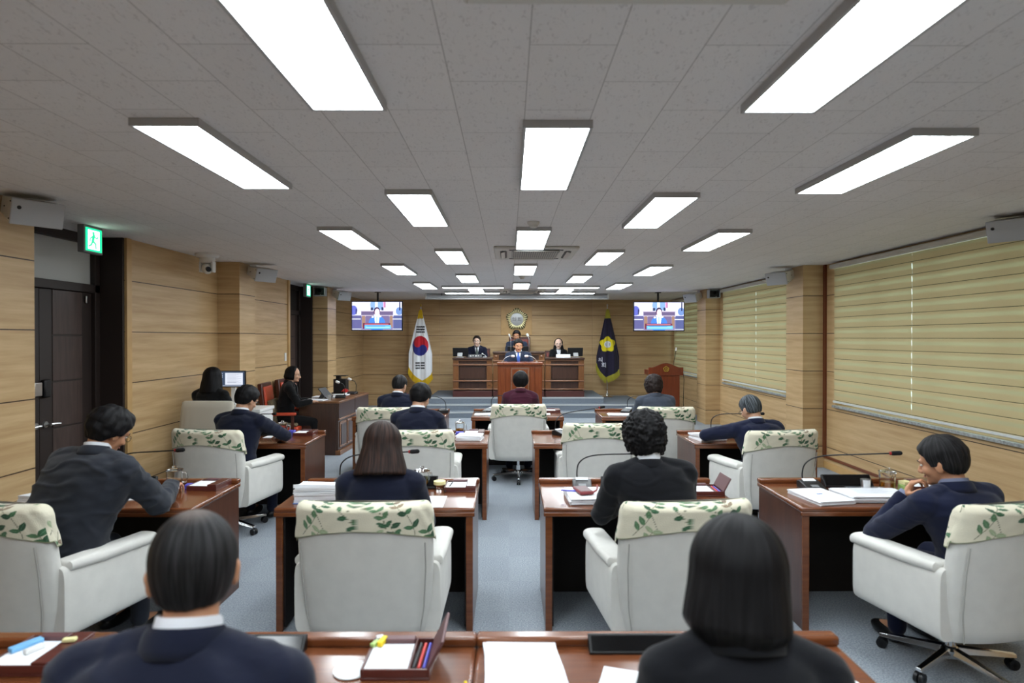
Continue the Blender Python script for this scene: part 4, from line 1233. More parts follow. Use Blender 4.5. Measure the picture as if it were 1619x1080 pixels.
# ================================================================== OFFICIALS' BENCH ON THE STAGE
def bench_unit(name, label, x0, x1, top, group=None):
    t = thing(name, label, 'bench', ((x0 + x1) / 2, 14.35, 0.402), group=group)
    w = (x1 - x0) / 2 - 0.002; H = top - 0.402; D = 0.68
    hi = H > 1.0
    MB().b(-w - 0.03 * 0, w, -0.045, D, 0.0, 0.145).build('plinth', 'plinth', t, bevel=0.006)
    MB().b(-w + 0.02, w - 0.02, 0.05, D, 0.145, H - 0.04).build('body', 'bench', t, smooth=False)
    pw = 0.13
    for s_ in (-1, 1):
        a, b_ = sorted((s_ * w, s_ * (w - pw)))
        p = MB().b(a, b_, 0.0, 0.10, 0.17, H - 0.04).build('post', 'bench_brown', t, bevel=0.004)
        MB().b(a + 0.03, b_ - 0.03, -0.008, 0.0, 0.27, 0.72).build('post_inlay', 'bench_brown', p, bevel=0.004)
        if hi:
            MB().ell(((a + b_) / 2, -0.006, H - 0.11), (0.032, 0.014, 0.032), 16, 8).build('rosette', 'bench_rail', p)
    MB().b(-w - 0.005, w + 0.005, -0.03, D, 0.17, 0.20).build('foot_moulding', 'bench_rail', t, bevel=0.008)
    for z in (0.36, 0.74):
        MB().b(-w - 0.004, w + 0.004, -0.022, 0.10, z, z + 0.034).build('moulding', 'bench_rail', t, bevel=0.008)
    if hi: MB().b(-w - 0.006, w + 0.006, -0.028, 0.10, 0.83, 0.865).build('moulding', 'bench_rail', t, bevel=0.008)
    MB().b(-w + pw + 0.03, w - pw - 0.03, 0.03, 0.05, 0.42, 0.70).build('front_panel', 'bench', t, bevel=0.004)
    MB().b(-w - 0.012, w + 0.012, -0.05, D, H - 0.045, H - 0.002).build('bench_top', 'bench', t, bevel=0.010)
    MB().b(-w + 0.02, w - 0.02, 0.005, 0.045, H - 0.085, H - 0.045).build('top_moulding', 'bench_rail', t, bevel=0.006)
    return t
bench_unit('officials_bench', 'dark walnut bench of the left official on the stage', -1.315, -0.395, 1.325)
bench_unit('officials_bench', 'taller centre bench of the chairperson behind the podium', -0.375, 0.825, 1.465)
bench_unit('officials_bench', 'dark walnut bench of the right official on the stage', 0.845, 1.755, 1.325)

# ================================================================== PODIUM AND LECTERN
def gold_flower(parent, c, r, mname='gold'):
    m_ = MB(); pts = []
    for i in range(61):
        a = 2 * PI * i / 60 + PI / 2
        rr = r * (0.86 + 0.20 * abs(math.cos(2.5 * (a - PI / 2))))
        pts.append((c[0] + rr * math.cos(a), c[1], c[2] + rr * math.sin(a)))
    m_.tube(pts, r * 0.085, 6)
    f = m_.build('gold_flower_emblem', mname, parent)
    for k in range(5):
        a = PI / 2 + 2 * PI * k / 5
        q = [(c[0] + r * 0.62 * math.cos(a) + r * 0.26 * math.cos(b_), c[1] - 0.002, c[2] + r * 0.62 * math.sin(a) + r * 0.26 * math.sin(b_)) for b_ in [2 * PI * i / 16 for i in range(17)]]
        MB().tube(q, r * 0.05, 5).build('petal', mname, f)
    MB().tube([(c[0] + r * 0.34 * math.cos(b_), c[1], c[2] + r * 0.34 * math.sin(b_)) for b_ in [2 * PI * i / 20 for i in range(21)]], r * 0.06, 6).build('centre_ring', mname, f)
t = thing('podium', 'reddish wood podium with gold emblem standing before the stage', 'podium', (0.213, 12.1, 0))
MB().b(-0.44, 0.44, 0.0, 0.55, 0.03, 1.27).build('body', 'podium', t, smooth=False)
MB().b(-0.455, 0.455, -0.02, 0.57, 0, 0.09).build('plinth', 'podium', t, bevel=0.006)
MB().b(-0.45, 0.45, -0.035, 0.57, 1.25, 1.30).build('podium_top', 'podium', t, bevel=0.010)
for a, b_ in ((-0.42, -0.30), (-0.28, -0.20), (0.20, 0.28), (0.30, 0.42)):
    MB().b(a, b_, -0.016, 0.0, 0.11, 1.20).build('side_pilaster', 'podium', t, bevel=0.006)
fr = MB().b(-0.18, 0.18, -0.014, 0, 0.14, 1.20).build('centre_panel', 'bench_rail', t, bevel=0.006)
MB().b(-0.155, 0.155, -0.020, -0.012, 0.17, 1.17).build('raised_panel', 'podium', fr, bevel=0.006)
gold_flower(t, (0.0, -0.028, 1.03), 0.105)

t = thing('lectern', 'mahogany lectern with arched top and gold emblem in the far right corner', 'lectern', (3.33, 13.0, 0))
top = [(-0.37, 0), (-0.37, 0.17)] + [(-0.37 + 0.74 * i / 24, 0.17 + 0.09 * (0.5 - 0.5 * math.cos(2 * PI * min(1, max(0, (i / 24 - 0.08) / 0.84)))) ** 0.9) for i in range(1, 24)] + [(0.37, 0.17), (0.37, 0)]
MB().prism([(x, z + 0.99) for x, z in top], 0, 0.045).build('arched_front', 'lectern', t, bevel=0.006)
MB().b(-0.36, 0.36, 0.045, 0.46, 0.99, 1.10).build('head', 'lectern', t, bevel=0.006)
MB().b(-0.30, 0.30, 0.03, 0.42, 0.06, 0.99).build('body', 'lectern', t, bevel=0.004)
MB().b(-0.34, 0.34, 0.0, 0.46, 0, 0.07).build('plinth', 'lectern', t, bevel=0.006)
gold_flower(t, (0.0, -0.008, 1.125), 0.055)
def gooseneck(parent, pts, r, headmat='white', hr=0.016, hl=0.05, mname='black'):
    MB().tube(pts, r, 8).build('gooseneck', mname, parent)
    a, b_ = Vector(pts[-2]), Vector(pts[-1]); d = (b_ - a).normalized()
    return MB().caps(b_, b_ + d * hl, hr, hr).build('microphone_head', headmat, parent)
t2 = thing('lectern_microphone', 'thin gooseneck microphone rising from the corner lectern', 'microphone', (3.55, 13.25, 1.10))
MB().cyl((0, 0, 0), (0, 0, 0.015), 0.03).build('base', 'black', t2)
gooseneck(t2, [(0, 0, 0.01), (0.01, 0, 0.15), (0.035, -0.02, 0.30), (0.045, -0.05, 0.42)], 0.006, 'white', 0.018, 0.045)
o = MB().tube([(3.71, 13.1, 1.12), (3.74, 13.1, 0.9), (3.73, 13.12, 0.4), (3.76, 13.1, 0.012)], 0.006, 6).build('microphone_cable', 'black')
tag(o, 'black cable hanging down beside the corner lectern', 'cable')

# ================================================================== RED LEATHER CHAIRS
def make_red_chair(name, seatm, label, cushion=True):
    t = thing(name, label, 'chair')
    # faces +Y
    MB().box((0, -0.25, 0.80), (0.50, 0.07, 0.62), rx=R(6)).build('back_frame', 'chair_wood', t, bevel=0.015)
    MB().box((0, -0.212, 0.80), (0.41, 0.05, 0.52), rx=R(6)).build('backrest', seatm, t, bevel=0.02, seg=3)
    MB().b(-0.26, 0.26, -0.24, 0.27, 0.38, 0.46).build('seat', seatm, t, bevel=0.02, seg=3)
    for sx in (-1, 1):
        a = MB().box((sx * 0.285, 0.02, 0.66), (0.06, 0.46, 0.045)).build('armrest', seatm, t, bevel=0.015, seg=3)
        for py in (0.20, -0.20):
            MB().b(sx * 0.285 - 0.02, sx * 0.285 + 0.02, py - 0.02, py + 0.02, 0.36, 0.645).build('arm_post', 'chair_wood', a, bevel=0.005)
        for sy in (-1, 1):
            MB().cyl((sx * 0.23, sy * 0.22, 0.39), (sx * 0.26, sy * 0.25, 0.0), 0.028, 0.018).build('leg', 'chair_wood', t)
    if cushion:
        MB().box((0, 0.01, 0.485), (0.46, 0.46, 0.05)).build('seat_cushion', 'tweed', t, bevel=0.02, seg=3)
        MB().box((0, -0.13, 0.68), (0.40, 0.09, 0.36), rx=R(8)).build('back_cushion', 'tweed', t, bevel=0.03, seg=3)
    return t
c = make_red_chair('staff_chair', 'orange_leather', 'orange-red leather armchair with patterned cushions under the woman in black with pink blouse')
c.location = (-3.43, 9.34, 0); c.rotation_euler = (0, 0, R(-84))
c = make_red_chair('staff_chair', 'orange_leather', 'orange-red high-back chair against the left wall behind the woman with the tablet', cushion=False)
c.location = (-3.50, 10.22, 0.0); c.rotation_euler = (0, 0, R(-88))
c = make_red_chair('officer_chair', 'red_leather', 'dark red leather chair of the chairperson on the stage', cushion=False)
c.location = (0.27, 15.62, 0.402); c.rotation_euler = (0, 0, R(180)); c.scale = (1.1, 1.0, 1.27)
c = make_red_chair('officer_chair', 'red_leather', 'dark red chair behind the left official on the stage', cushion=False)
c.location = (-0.74, 15.58, 0.402); c.rotation_euler = (0, 0, R(180)); c.scale = (1, 1, 1.0)
c = make_red_chair('officer_chair', 'red_leather', 'dark red chair behind the right official with long hair', cushion=False)
c.location = (1.17, 15.58, 0.402); c.rotation_euler = (0, 0, R(180)); c.scale = (1, 1, 0.95)

# draped chair and monitor desk at the left wall
t = thing('draped_chair', 'chair under a beige cloth behind the woman facing the wall-side monitor', 'chair', (-3.40, 7.12, 0), rz=R(-2))
rr = []
for z, w, d in ((0.10, 0.34, 0.30), (0.45, 0.335, 0.28), (0.50, 0.33, 0.10), (0.80, 0.315, 0.075), (1.00, 0.30, 0.06), (1.06, 0.29, 0.045), (1.075, 0.27, 0.015)):
    ring = []
    for i in range(96):
        a = 2 * PI * i / 96; ca, sa = math.cos(a), math.sin(a)
        f = 1 + 0.05 * math.sin(a * 17 + 1) * max(0, (1.02 - z))
        yy = 0.0 if z < 0.48 else -0.17
        ring.append((w * f * math.copysign(abs(ca) ** 0.6, ca), yy + d * f * math.copysign(abs(sa) ** 0.6, sa), z))
    rr.append(ring)
MB().rings(rr).build('cloth_cover', 'drape', t, angle=70)
for sx in (-1, 1):
    for sy in (-1, 1):
        MB().cyl((sx * 0.22, sy * 0.17, 0.12), (sx * 0.24, sy * 0.2, 0.0), 0.018).build('leg', 'black', t)
t = thing('computer_table', 'white computer table by the left wall under the bright monitor', 'table', (-3.45, 7.84, 0))
MB().b(-0.36, 0.36, -0.22, 0.25, 0.86, 0.90).build('table_top', 'white', t, bevel=0.006)
for sx in (-0.33, 0.33):
    MB().b(sx - 0.02, sx + 0.02, -0.20, 0.22, 0, 0.86).build('leg_panel', 'white', t, bevel=0.004)
MB().b(-0.30, 0.30, 0.2, 0.22, 0.40, 0.86).build('back_panel', 'white', t, smooth=False)
def doc_fn(u, v):
    col = np.tile(C3(60, 76, 100), (len(u), 1))
    m_ = (u > 0.20) & (u < 0.93) & (v > 0.10) & (v < 0.90)
    put(col, m_, C3(226, 232, 246))
    for k in range(13):
        y = 0.82 - k * 0.05
        put(col, (np.abs(v - y) < 0.009) & (u > 0.28) & (u < 0.86 - 0.1 * (k % 3)), C3(150, 156, 170))
    for k in range(3): put(col, (np.abs(u - 0.08) < 0.02) & (np.abs(v - 0.85 + 0.12 * k) < 0.025), C3(190, 200, 220))
    put(col, v < 0.05, C3(180, 190, 210))
    return col
t = thing('computer_monitor', 'lit computer monitor showing a document by the left pillar', 'monitor', (-3.565, 7.92, 0.90))
MB().b(-0.168, 0.168, 0, 0.025, 0.25, 0.465).build('monitor_case', 'black', t, bevel=0.005)
grid_paint('screen', doc_fn, 120, 80, 0.310, 0.19, 'doc_screen', t, y=-0.002, loc=(0, 0, 0.36))
MB().b(-0.03, 0.03, 0.02, 0.05, 0.02, 0.36).b(-0.11, 0.11, -0.06, 0.10, 0, 0.015).build('stand', 'white', t, bevel=0.005)

# ================================================================== DESK-TOP THINGS
def make_mic():
    """conference microphone unit, local +Y away from the user, neck bending to +X"""
    t = thing('conference_microphone', 'x', 'microphone')
    poly = [(-0.09, 0), (0.09, 0), (0.09, 0.045), (0.05, 0.058), (-0.09, 0.022)]
    b = MB().rings([[(x, y, z) for y, z in poly] for x in (-0.065, 0.065)]); b.build('base', 'black', t, bevel=0.006)
    MB().box((0.0, 0.045, 0.0575), (0.085, 0.038, 0.004), rx=R(12)).build('name_label', 'paper', t)
    MB().box((0, -0.045, 0.036), (0.05, 0.03, 0.004), rx=R(14)).build('talk_button', 'grey_plastic', t)
    pts = [(-0.03, 0.07, 0.05), (-0.032, 0.07, 0.10), (-0.02, 0.06, 0.16), (0.03, 0.045, 0.205), (0.12, 0.01, 0.232), (0.28, -0.05, 0.250), (0.46, -0.11, 0.268)]
    # smooth the neck
    P = [Vector(p) for p in pts]; sm = []
    for i in range(len(P) - 1):
        p0 = P[max(0, i - 1)]; p1 = P[i]; p2 = P[i + 1]; p3 = P[min(len(P) - 1, i + 2)]
        for k in range(5):
            q = k / 5
            sm.append(0.5 * ((2 * p1) + (-p0 + p2) * q + (2 * p0 - 5 * p1 + 4 * p2 - p3) * q * q + (-p0 + 3 * p1 - 3 * p2 + p3) * q ** 3))
    sm.append(P[-1])
    MB().tube(sm, 0.0048, 8).build('gooseneck', 'black', t)
    d = (sm[-1] - sm[-3]).normalized(); e = sm[-1]
    MB().cyl(e, e + d * 0.014, 0.0115).build('indicator_ring', 'red_ring', t)
    MB().caps(e + d * 0.020, e + d * 0.062, 0.0145, 0.0145).build('microphone_head', 'black_soft', t)
    return t
TZ = 0.755
mics = [(-2.74, 4.26, 4, 'gooseneck microphone reaching right past the man in charcoal'),
        (-1.14, 4.20, 4, 'gooseneck microphone on the desk of the brown-haired woman'),
        (0.50, 4.20, -4, 'gooseneck microphone on the desk of the curly-haired woman, red case before it'),
        (2.06, 4.16, 0, 'gooseneck microphone with red ring before the man touching his chin'),
        (-2.72, 6.50, -30, 'gooseneck microphone hidden mostly by the man in navy at the left wall'),
        (0.56, 6.50, 40, 'microphone unit on the empty desk right of the aisle'),
        (2.16, 6.50, -30, 'gooseneck microphone before the grey-haired man'),
        (-0.27, 8.55, -40, 'gooseneck microphone left of the woman in maroon'),
        (1.64, 8.50, -35, 'gooseneck microphone left of the woman in slate grey'),
        (-0.92, 8.45, 200, 'gooseneck microphone at the right end of the front-row left desk')]
for x, y, a, lb in mics:
    place('mic', make_mic, (x, y, TZ), rz=R(a), label=lb, group='desk microphones')

def make_screen_unit():
    t = thing('desk_monitor', 'x', 'monitor')
    poly = [(-0.035, 0), (0.03, 0), (0.04, 0.074), (0.022, 0.080), (-0.035, 0.012)]
    MB().rings([[(x, y, z) for y, z in poly] for x in (-0.168, 0.168)]).build('monitor_case', 'black', t, bevel=0.003)
    MB().box((0, -0.0085, 0.0475), (0.318, 0.072, 0.003), rx=math.atan2(0.068, 0.057)).build('glass_face', 'black_gloss', t)
    return t
mon = [(-2.60, 4.22, 1.0, 'low black desk monitor beside the hand of the man in charcoal'),
       (0.80, 4.20, 1.0, 'low black desk monitor left of the curly-haired woman'),
       (2.35, 4.25, 1.0, 'low black desk monitor between microphone and mug, right side'),
       (-0.66, 4.22, 1.0, 'low black desk monitor peeking right of the brown-haired woman'),
       (0.43, 2.018, 1.0, 'low black desk monitor on the foreground desk left of the black bob'),
       (-0.84, 2.018, 1.0, 'low black desk monitor on the foreground desk right of the balding man'),
       (-2.62, 6.48, 1.0, 'low black desk monitor before the man in navy at the left wall'),
       (-0.78, 6.44, 1.0, 'low black desk monitor right of the man reading at the aisle'),
       (1.95, 8.48, 1.0, 'low black desk monitor left of the woman in slate grey'),
       (2.46, 6.50, 1.0, 'low black desk monitor left of the grey-haired man')]
for x, y, s_, lb in mon:
    o_ = place('scr', make_screen_unit, (x, y, TZ), label=lb, group='built-in desk monitors')
    if y < 2.1: o_.scale = (1, 0.7, 0.62)

def make_mug():
    t = thing('glass_mug', 'x', 'mug')
    MB().lathe([(0.001, 0.0), (0.034, 0.0), (0.038, 0.006), (0.039, 0.03), (0.041, 0.09), (0.0385, 0.09), (0.0365, 0.03), (0.034, 0.010), (0.001, 0.009)]).build('mug_body', 'glass', t)
    MB().tube([(0.038, 0, 0.075), (0.060, 0, 0.072), (0.064, 0, 0.045), (0.056, 0, 0.022), (0.037, 0, 0.020)], 0.0045, 8).build('handle', 'glass', t)
    MB().lathe([(0.001, 0.0115), (0.0335, 0.0115), (0.0355, 0.040), (0.001, 0.040)]).build('tea', 'tea', t)
    MB().lathe([(0.001, 0.092), (0.044, 0.092), (0.045, 0.097), (0.03, 0.103), (0.012, 0.106), (0.012, 0.116), (0.001, 0.117)]).build('lid', 'glass', t)
    return t
def make_coaster():
    o = MB().lathe([(0.001, 0), (0.052, 0), (0.055, 0.003), (0.055, 0.005), (0.001, 0.005)]).build('coaster', 'coaster')
    return tag(o, 'x', 'coaster')
mugs = [(-2.31, 4.24, 'glass mug of tea beside the hand of the man in charcoal'),
        (-0.60, 4.22, 'glass mug of tea right of the brown-haired woman'),
        (2.575, 4.16, 'glass mug of tea left of the man touching his chin'),
        (-2.42, 6.56, 'glass mug of tea on the desk of the man in navy by the left wall'),
        (-0.53, 6.60, 'glass mug of tea by the paper stack left of the aisle')]
for x, y, lb in mugs:
    place('coaster', make_coaster, (x, y, TZ), label='white coaster under the ' + lb.replace('glass mug of tea', 'mug').replace('by the left wall', 'at left'))
    place('mug', make_mug, (x, y, TZ + 0.005), rz=R(35), scale=1.24, label=lb, group='glass tea mugs')
place('coaster', make_coaster, (-0.49, 1.90, TZ), label='white coaster half under the open memo box')

def make_memo(open_=True, key='m'):
    def f():
        t = thing('memo_box', 'x', 'memo box')
        b = MB().b(-0.105, 0.105, -0.10, 0.10, 0, 0.008)
        for a in ((-0.105, -0.097, -0.10, 0.10), (0.097, 0.105, -0.10, 0.10), (-0.097, 0.097, -0.10, -0.092), (-0.097, 0.097, 0.092, 0.10), (0.038, 0.044, -0.092, 0.092)):
            b.b(*a, 0.008, 0.034)
        b.build('tray', 'memo', t, bevel=0.002)
        MB().b(-0.095, 0.036, -0.090, 0.060, 0.010, 0.032).build('memo_pad', 'paper', t, smooth=False)
        MB().b(-0.06, 0.036, 0.062, 0.092, 0.012, 0.046).build('small_lid', 'memo_lid', t, bevel=0.003)
        if open_:
            MB().box((0.122, 0.0, 0.075), (0.010, 0.20, 0.095), ry=R(28)).build('raised_lid', 'memo_lid', t, bevel=0.003)
            for k, mm in enumerate(('black', 'pen_red', 'pen_blue')):
                MB().cyl((0.052 + k * 0.016, -0.075, 0.024), (0.056 + k * 0.015, 0.072, 0.026), 0.005, n=10).build('pen', mm, t)
        else:
            MB().b(0.040, 0.105, -0.10, 0.10, 0.034, 0.044).build('closed_lid', 'memo', t, bevel=0.003)
        return t
    return f
memos = [('memo_open', make_memo(True), (-0.345, 1.945), 0, 'open memo box with coloured pens on the foreground desk'),
         ('memo_closed', make_memo(False), (-1.50, 1.97), 0, 'memo box with closed pen lid at the bottom left corner'),
         ('memo_closed', None, (-2.07, 4.24), -4, 'memo box at the right end of the desk of the man in charcoal'),
         ('memo_closed', None, (-0.33, 4.20), 0, 'memo box at the right end of the desk of the brown-haired woman'),
         ('memo_open', None, (1.30, 4.08), 0, 'open memo box right of the curly-haired woman'),
         ('memo_closed', None, (2.83, 4.20), 0, 'memo box behind the chin-touching hand'),
         ('memo_closed', None, (-2.17, 6.55), 0, 'memo box on the desk of the man in navy by the left wall'),
         ('memo_closed', None, (-0.37, 6.55), 0, 'memo box behind the paper stack left of the aisle'),
         ('memo_closed', None, (2.93, 6.48), 0, 'memo box right of the grey-haired man'),
         ('memo_closed', None, (0.60, 8.52), 0, 'memo box right of the woman in maroon')]
for key, mk, (x, y), a, lb in memos:
    place(key, mk, (x, y, TZ), rz=R(a), label=lb, group='wooden memo boxes')

def paper_stack(label, loc, w, d, h, rz=0, sheets=7, curl=0.0, name='paper_stack', folder=None):
    """a fanned stack: several overlapping, slightly turned layers kept in one mesh per stack"""
    t = thing(name, label, 'papers', loc, R(rz))
    rnd = random.Random(label)
    if folder:
        MB().b(-w / 2 - 0.006, w / 2 + 0.006, -d / 2 - 0.006, d / 2 + 0.006, 0, 0.003).build('folder', folder, t, smooth=False)
    z = 0.003 if folder else 0.0005
    mb = MB(); th = (h - z) / sheets
    for k in range(sheets):
        a = R(rnd.uniform(-3, 3)) if k else 0; ox, oy = rnd.uniform(-0.006, 0.006), rnd.uniform(-0.006, 0.006)
        n = 12; m_ = Matrix.Rotation(a, 3, 'Z'); rows = []
        for j in range(n + 1):
            q = j / n
            zz = z + curl * (0.35 * math.sin(q * PI * 1.1 + k * 0.2) + (1 - q) ** 3 * 0.6) * (k + 1) / sheets
            y = -d / 2 + d * q
            c = [m_ @ Vector((sx * w / 2, y, 0)) + Vector((ox, oy, 0)) for sx in (-1, 1)]
            e = 0.5 * curl * math.sin(q * 7 + k)
            lo = z if k == 0 else zz
            rows.append([(c[0].x, c[0].y, lo), (c[1].x, c[1].y, lo), (c[1].x, c[1].y, zz + th + max(0, e) * 0.3), (c[0].x, c[0].y, zz + th + curl * 0.25 * (1 + math.sin(k)))])
        mb.rings(rows); z += th
    mb.build('paper_sheets', 'paper', t, smooth=False)
    return t
def printed(t, w, d, z, lines, m='print_grey'):
    mb = MB()
    for k in range(lines):
        y = d * 0.38 - d * 0.76 * k / lines
        mb.b(-w * 0.38, w * (0.36 - 0.1 * ((k * 7) % 3)), y, y + d * 0.012, z, z + 0.0004)
    o = mb.build('print', m, t, smooth=False); return o
paper_stack('loose white papers before the black bob on the foreground desk', (0.045, 1.90, TZ), 0.23, 0.34, 0.022, rz=4, curl=0.02)
paper_stack('corner of white paper left of the navy shoulder of the black-haired woman', (0.335, 1.80, TZ), 0.15, 0.20, 0.004, rz=-20, sheets=2)
paper_stack('sliver of white paper at the bottom edge beside the dark sleeve', (-0.56, 1.72, TZ), 0.16, 0.20, 0.004, rz=0, sheets=2)
paper_stack('white paper at the right end of the foreground desks', (0.98, 1.72, TZ), 0.16, 0.2, 0.004, rz=8, sheets=2)
paper_stack('white papers on the left end of the desk of the man in charcoal', (-2.93, 3.95, TZ), 0.21, 0.28, 0.04, rz=-8, curl=0.01)
paper_stack('paper under the hand of the man in charcoal', (-2.42, 4.02, TZ), 0.16, 0.22, 0.004, rz=14, sheets=2)
paper_stack('tall untidy white paper pile left of the brown-haired woman', (-1.22, 3.96, TZ), 0.27, 0.25, 0.075, rz=6, curl=0.03, folder='blue_card', sheets=9)
paper_stack('white sheet under the right sleeve of the brown-haired woman', (-0.50, 3.86, TZ), 0.18, 0.26, 0.004, rz=0, sheets=2)
t = paper_stack('white report stack under the red phone case', (0.49, 3.93, TZ), 0.24, 0.30, 0.04, rz=3)
paper_stack('blue folder left of the curly-haired woman', (0.66, 3.96, TZ), 0.17, 0.26, 0.012, rz=-8, folder='blue_card', sheets=1).children[0]
t = paper_stack('squared report stack at the left end of the desk of the man touching his chin', (2.00, 3.93, TZ), 0.235, 0.33, 0.028, rz=10, sheets=6)
MB().b(-0.018, 0.022, 0.0, 0.018, 0.0285, 0.029).build('blue_mark', 'blue_card', t, smooth=False)
t = paper_stack('open bound report with curling pages before the man touching his chin', (2.36, 3.96, TZ), 0.42, 0.29, 0.03, rz=-2, curl=0.012, folder='black')
printed(t, 0.36, 0.24, 0.046, 10)
paper_stack('small paper beside the mug of the man in navy by the left wall', (-2.47, 6.40, TZ), 0.12, 0.16, 0.006, rz=0, sheets=2)
paper_stack('thick white report stack left of the aisle', (-0.40, 6.24, TZ), 0.25, 0.22, 0.05, rz=-6, folder=None)
paper_stack('white paper pile left of the grey-haired man', (2.02, 6.24, TZ), 0.27, 0.28, 0.055, rz=10, curl=0.02)
paper_stack('crumpled white tissue pile on the front-row left desk', (-2.00, 8.25, TZ), 0.10, 0.09, 0.04, curl=0.03)
paper_stack('papers on the right end of the front-row left desk', (-1.02, 8.35, TZ), 0.14, 0.20, 0.01)
paper_stack('papers left of the woman in maroon', (-0.36, 8.28, TZ), 0.20, 0.22, 0.008)
paper_stack('blue leaflet left of the woman in maroon', (-0.22, 8.22, TZ), 0.10, 0.18, 0.010, folder='skyblue', sheets=1)
paper_stack('white slip right of the woman in maroon', (0.50, 8.28, TZ), 0.10, 0.18, 0.006)
paper_stack('fanned papers left of the woman in slate grey', (1.50, 8.22, TZ), 0.34, 0.22, 0.012, rz=-4)

# phone in red case on the report stack
t = thing('phone_case', 'dark red flip phone case lying on a white report stack', 'phone', (0.475, 3.93, TZ + 0.046), R(12))
MB().b(-0.045, 0.045, -0.08, 0.08, 0, 0.02).build('case', 'red_phone', t, bevel=0.006)
MB().b(-0.038, 0.038, -0.07, 0.07, 0.0205, 0.022).build('phone_face', 'memo_lid', t)
MB().tube([(0.045, -0.06, 0.01), (0.075, -0.04, 0.015), (0.095, 0.0, 0.02), (0.105, 0.03, 0.03)], 0.006, 6).build('strap', 'red_phone', t)
t = thing('pen', 'blue pen sticking out of the report stack beside the red phone case', 'pen', (0.395, 3.955, TZ + 0.047), R(80))
MB().cyl((0, -0.06, 0), (0, 0.06, 0), 0.005).build('barrel', 'pen_blue', t)
t = thing('phone', 'dark phone on the papers left of the woman in maroon', 'phone', (-0.40, 8.40, TZ + 0.014), R(88))
MB().b(-0.038, 0.038, -0.075, 0.075, 0, 0.009).build('case', 'black', t, bevel=0.004); MB().b(-0.034, 0.034, -0.07, 0.07, 0.009, 0.0095).build('glass_face', 'black_gloss', t)
# stationery on the open memo box and at the left corner
def eraser(label, loc, c, rz=0, s=(0.02, 0.045, 0.012)):
    o = MB().box((0, 0, s[2] / 2), s).build('eraser', c, bevel=0.003); o.location = loc; o.rotation_euler = (0, 0, R(rz)); return tag(o, label, 'eraser')
eraser('yellow correction tape on the open memo pad', (-0.415, 2.005, TZ + 0.033), 'yellow', -12, (0.018, 0.05, 0.016))
eraser('green eraser left of the yellow correction tape', (-0.437, 1.995, TZ + 0.033), 'pen_green', -25, (0.016, 0.034, 0.012))
eraser('white eraser at the back corner of the open memo box', (-0.428, 2.03, TZ + 0.033), 'white', 20, (0.024, 0.02, 0.014))
eraser('light blue correction tape at the bottom left corner', (-1.565, 1.99, TZ + 0.033), 'skyblue', -30, (0.03, 0.09, 0.014))
eraser('white eraser with blue print at the bottom left corner', (-1.52, 1.965, TZ + 0.033), 'white', -25, (0.022, 0.055, 0.014))
eraser('cream eraser on the closed pen lid at the bottom left', (-1.432, 2.0, TZ + 0.045), 'cream_tub', -80, (0.02, 0.04, 0.012))
eraser('blue tape dispenser at the memo box of the man in charcoal', (-2.20, 4.22, TZ + 0.0), 'pen_blue', 10, (0.04, 0.06, 0.03))
eraser('blue box by the mug of the man in navy at the left wall', (-2.315, 6.53, TZ), 'pen_blue', 0, (0.07, 0.07, 0.05))
eraser('blue box by the memo box left of the aisle', (-0.52, 6.46, TZ), 'pen_blue', 0, (0.08, 0.06, 0.045))
o = MB().cyl((0, -0.07, 0.005), (0, 0.03, 0.005), 0.0045, n=8).build('pencil', 'yellow'); o.location = (-0.125, 1.80, TZ); o.rotation_euler = (0, 0, R(12)); tag(o, 'yellow pencil tip at the bottom edge left of the loose papers', 'pencil')
t = thing('tub', 'small cream tub with lid beside the mug of the brown-haired woman', 'tub', (-0.475, 4.19, TZ))
MB().lathe([(0.001, 0), (0.030, 0), (0.037, 0.035), (0.001, 0.035)]).build('tub_body', 'glass', t); MB().lathe([(0.001, 0.035), (0.041, 0.035), (0.041, 0.056), (0.001, 0.057)]).build('tub_lid', 'cream_tub', t)
o = MB().cyl((-0.43, 4.09, TZ + 0.006), (-0.385, 4.17, TZ + 0.05), 0.004).build('pen', 'black'); tag(o, 'black pen leaning on the memo box of the brown-haired woman', 'pen')
t = thing('tub', 'cream sticky-note block beside the right-hand mug', 'sticky notes', (2.67, 4.12, TZ), R(10))
MB().b(-0.03, 0.03, -0.03, 0.03, 0, 0.045).build('lower_block', 'pen_green', t, bevel=0.004); MB().b(-0.03, 0.03, -0.03, 0.03, 0.0455, 0.07).build('upper_block', 'cream_tub', t, bevel=0.004)
o = MB().lathe([(0.001, 0), (0.026, 0), (0.033, 0.078), (0.031, 0.078), (0.025, 0.004), (0.001, 0.004)]).build('steel_cup', 'steel'); o.location = (2.41, 4.13, TZ); tag(o, 'brushed steel cup between the low monitor and the right-hand mug', 'cup')
# things on the staff desks
paper_stack('white papers at the near end of the staff desk', (-2.98, 9.47, 0.82), 0.32, 0.20, 0.018, rz=-10)
paper_stack('open white papers behind the tablet on the staff desk', (-2.98, 9.95, 0.82), 0.36, 0.26, 0.02, rz=4)
t = thing('tablet', 'dark tablet propped on its stand on the staff desk', 'tablet', (-2.90, 9.70, 0.82), R(82))
MB().box((0, 0, 0.10), (0.26, 0.012, 0.20), rx=R(-42)).build('tablet_body', 'black', t, bevel=0.004); MB().box((0, 0.05, 0.06), (0.16, 0.01, 0.13), rx=R(30)).build('stand', 'grey_plastic', t)
t = thing('black_speaker_box', 'black loudspeaker box with a plate on top at the far end of the staff desks', 'speaker', (-2.95, 10.75, 0.82))
MB().b(-0.10, 0.115, -0.10, 0.10, 0, 0.25).build('box_body', 'black', t, bevel=0.004); MB().b(-0.07, 0.0, -0.05, 0.05, 0.25, 0.30).build('neck', 'black', t); MB().b(-0.10, 0.115, -0.09, 0.09, 0.30, 0.312).build('top_plate', 'black', t)
